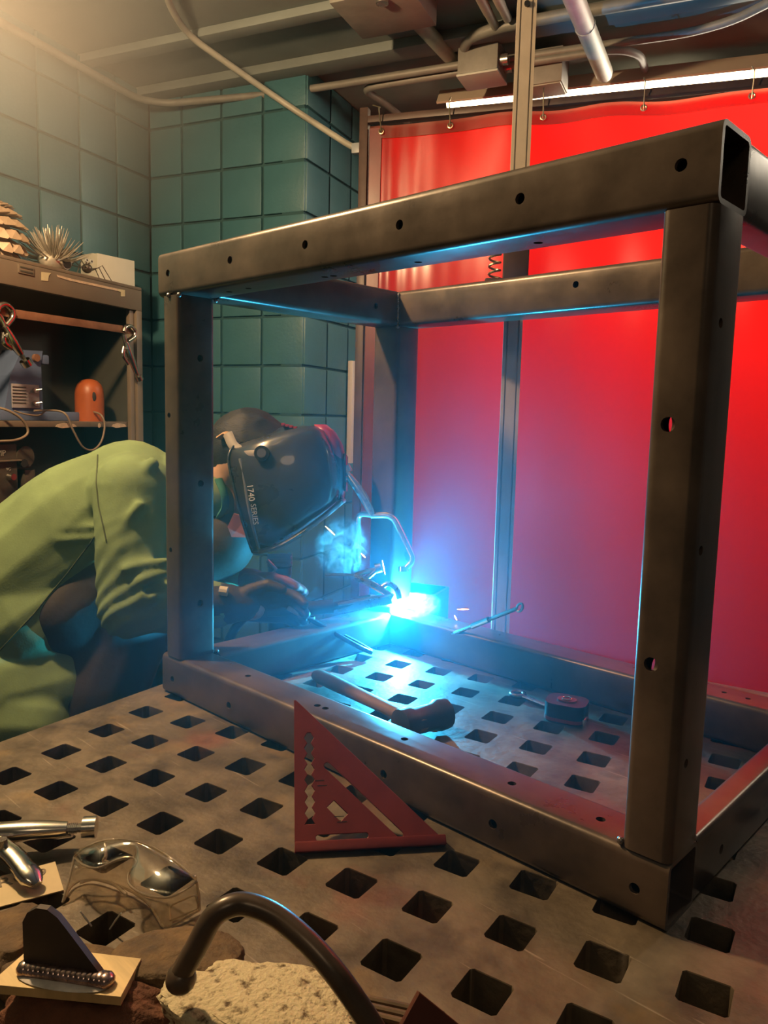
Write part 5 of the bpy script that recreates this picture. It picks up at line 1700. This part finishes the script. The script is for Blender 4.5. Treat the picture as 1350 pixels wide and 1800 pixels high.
# brown fuzzy cloth
CLOTH = M_('brown_fleece', (0.15, 0.060, 0.032), 0.95, 0, var=0.3, scale=30, bump=0.8, bscale=220)
def rag(name, cpx, z, size, rotz, label, seed, mat, amp=.03):
    c_ = on_z(cpx[0], cpx[1], z)
    n = 60
    vs = []; fs = []
    mr_ = Matrix.Rotation(rotz, 3, 'Z')
    for j in range(n + 1):
        for i in range(n + 1):
            x = (i / n - .5) * 2; y = (j / n - .5) * 2
            e = max(0, 1 - (abs(x) ** 3 + abs(y) ** 3) ** (1 / 1.5))
            f = noise.noise(Vector((x * 1.6 + seed, y * 2.2, seed))) * .9 + .5 * noise.noise(Vector((x * 4 + seed, y * 5, 1)))
            ed = 1 - .12 * noise.noise(Vector((x * 3, y * 3, seed)))
            h = (0.018 + amp * (1 + f)) * e ** .5 + .004
            vs.append(Vector((c_.x, c_.y, 0)) + mr_ @ Vector((x * size[0] * ed, y * size[1] * ed, 0)) + UP * (h + z - .02 if False else h + z))
    for j in range(n):
        for i in range(n):
            q = j * (n + 1) + i; fs.append((q, q + 1, q + n + 2, q + n + 1))
    m = MB(); m.add(vs, fs)
    o = m.build(name, mat, sm=80)
    md = o.modifiers.new('thick', 'SOLIDIFY'); md.thickness = .005; md.offset = -1
    return tag(o, label, 'cloth')
rag('brown_rag', (178, 1790), .004, (.085, .034), R(40), 'crumpled fuzzy brown cloth at the bottom left edge', 3, CLOTH, .011)
# pale porous stone
PUM = M_('pale_porous_stone', (0.62, 0.53, 0.33), 0.95, 0, bump=1.0, bscale=170, col2=(0.10, 0.065, 0.03), scale=85, thresh=(.34, .47), detail=9)
c_ = on_z(475, 1775, .04)
blob('porous_stone', (c_.x, c_.y, .028), (.092, .05, .036), PUM, Matrix.Rotation(R(28), 3, 'Z'), .22, 1.8, 5, None, 21, .07, -.027, .016)
tag(bpy.data.objects['porous_stone'], 'pale pitted porous stone at the bottom picture edge', 'stone')
# bent steel handle
hd_p = Zs([(318, 1712, .075), (345, 1665, .098), (372, 1615, .12), (400, 1594, .128), (435, 1590, .128), (485, 1610, .122), (540, 1655, .11), (585, 1705, .095), (625, 1760, .075), (665, 1822, .05), (700, 1880, .02)])
bh = thing('bent_handle', 'bent dark steel rod arching over the pale stone in the foreground', 'steel rod', hd_p[0])
m = MB(); m.sweep(curve_pts(hd_p, 6), .0092, 14); m.build('rod', STEEL, bh, sm=70)
m = MB(); m.ball(hd_p[0] - UP * .004, (.0125, .0125, .012)); m.build('welded_foot', STEEL, bh, sm=80)
# paper corner and thin rods on the table
P = [on_z(u, v, .003) for u, v in ((370, 1672), (409, 1686), (384, 1728), (350, 1715))]
m = MB(); m.add(P + [p + UP * .0012 for p in P], [(0, 1, 2, 3), (7, 6, 5, 4), (0, 1, 5, 4), (1, 2, 6, 5), (2, 3, 7, 6), (3, 0, 4, 7)])
tag(m.build('paper_scrap', CREAM, sm=None), 'small cream paper corner behind the rusty block', 'paper')
ROD = M_('rusty_rod', (0.20, 0.14, 0.09), 0.45, 0.6, var=0.3, scale=20)
for lab, a, b in (('thin steel rod nearest the holes, lying behind the pale stone', (385, 1700), (780, 1785)), ('thin steel rod lying in the middle behind the pale stone', (380, 1708), (760, 1795)), ('thin steel rod closest to the pale stone', (375, 1716), (720, 1800))):
    m = MB(); m.cyl(on_z(a[0], a[1], .0042), on_z(b[0], b[1], .0042), .0036, n=10); tag(m.build('steel_rod', ROD), lab, 'rod', 'thin rods on the table')
# dark red plate with holes at the bottom edge
c0 = on_z(735, 1742, .045); c1 = on_z(800, 1795, .02); c2 = on_z(670, 1830, .02)
RP = M_('dark_red_plate', (0.10, 0.028, 0.018), 0.4, 0.2, var=0.3, scale=15)
ex_ = (c1 - c0).normalized(); ey_ = (c2 - c0); ey_ = (ey_ - ex_ * ey_.dot(ex_)).normalized()
w_ = (c1 - c0).length * 1.25; h_ = .09
dots = []
for (x, y) in ((.30, .25), (.48, .3), (.50, .48), (.30, .55)):
    dots.append([(w_ * x + .0032 * math.cos(t * PI / 5), h_ * y + .0032 * math.sin(t * PI / 5)) for t in range(10)])
pt = thing('drilled_plate', 'dark red plate with small holes at the bottom picture edge', 'steel plate', (c0.x, c0.y, 0))
plate('plate', [(0, 0), (w_, 0), (w_, h_), (0, h_)], dots, .006, c0, ex_, ey_, RP, pt, bevel=.0008)

# ================================================================== welding smoke and added glare haze
def haze(name, label, c, r, dens, col=(1, 1, 1)):
    m = bpy.data.materials.new(name)
    m.use_nodes = True
    nt = m.node_tree; nt.nodes.clear()
    o = nt.nodes.new('ShaderNodeOutputMaterial')
    v = nt.nodes.new('ShaderNodeVolumeScatter'); v.inputs['Color'].default_value = (*col, 1); v.inputs['Density'].default_value = dens
    tc = nt.nodes.new('ShaderNodeTexCoord')
    mp = nt.nodes.new('ShaderNodeMapping'); mp.vector_type = 'TEXTURE'
    mp.inputs['Location'].default_value = c; mp.inputs['Scale'].default_value = r
    gr = nt.nodes.new('ShaderNodeTexGradient'); gr.gradient_type = 'QUADRATIC_SPHERE'
    ml = nt.nodes.new('ShaderNodeMath'); ml.operation = 'MULTIPLY'; ml.inputs[1].default_value = dens
    nt.links.new(tc.outputs['Object'], mp.inputs['Vector']); nt.links.new(mp.outputs['Vector'], gr.inputs['Vector'])
    nt.links.new(gr.outputs['Fac'], ml.inputs[0]); nt.links.new(ml.outputs[0], v.inputs['Density'])
    nt.links.new(v.outputs[0], o.inputs['Volume'])
    b = MB(); b.ball(c, r, u=24, v=16)
    ob = b.build(name, m, sm=80)
    return tag(ob, label, 'smoke', kind='stuff')
haze('smoke_glare', 'thin blue lit welding smoke and lens glare hanging around the arc', ARC + Vector((.22, -.20, .10)), (.95, .95, .75), 0.95, (.13, .60, 1.0))  # welding smoke, widened to stand in for lens glare too
haze('glare_haze', 'added warm haze imitating lens glare at the upper left', at(-160, 20, 2.4), (1.35, 1.35, 1.1), 1.3, (1.0, .97, .92))  # haze volume added for the warm lens glow in this corner

def wisp(name, label, c, r, dens, scale):
    m = bpy.data.materials.new(name)
    m.use_nodes = True
    nt = m.node_tree; nt.nodes.clear()
    o = nt.nodes.new('ShaderNodeOutputMaterial')
    v = nt.nodes.new('ShaderNodeVolumeScatter'); v.inputs['Color'].default_value = (.6, .85, 1, 1)
    tc = nt.nodes.new('ShaderNodeTexCoord')
    n = nt.nodes.new('ShaderNodeTexNoise'); n.inputs['Scale'].default_value = scale; n.inputs['Detail'].default_value = 3; n.inputs['Distortion'].default_value = 2.5
    rp = nt.nodes.new('ShaderNodeMapRange'); rp.inputs['From Min'].default_value = .52; rp.inputs['From Max'].default_value = .66; rp.inputs['To Max'].default_value = dens
    mp = nt.nodes.new('ShaderNodeMapping'); mp.vector_type = 'TEXTURE'
    mp.inputs['Location'].default_value = c; mp.inputs['Scale'].default_value = r
    gr = nt.nodes.new('ShaderNodeTexGradient'); gr.gradient_type = 'SPHERICAL'
    ml = nt.nodes.new('ShaderNodeMath'); ml.operation = 'MULTIPLY'
    nt.links.new(tc.outputs['Object'], n.inputs['Vector']); nt.links.new(n.outputs['Fac'], rp.inputs['Value'])
    nt.links.new(tc.outputs['Object'], mp.inputs['Vector']); nt.links.new(mp.outputs['Vector'], gr.inputs['Vector'])
    nt.links.new(rp.outputs['Result'], ml.inputs[0]); nt.links.new(gr.outputs['Fac'], ml.inputs[1])
    nt.links.new(ml.outputs[0], v.inputs['Density']); nt.links.new(v.outputs[0], o.inputs['Volume'])
    b = MB(); b.ball(c, r, u=20, v=14)
    return tag(b.build(name, m, sm=80), label, 'smoke', kind='stuff')
wisp('smoke_wisp', 'curling wisp of bright smoke rising left of the arc', at(600, 965, 1.75), (.065, .065, .075), 160, 22)
wisp('smoke_wisp', 'small curl of smoke just right of the arc', at(742, 1063, 1.74), (.045, .045, .03), 160, 30)
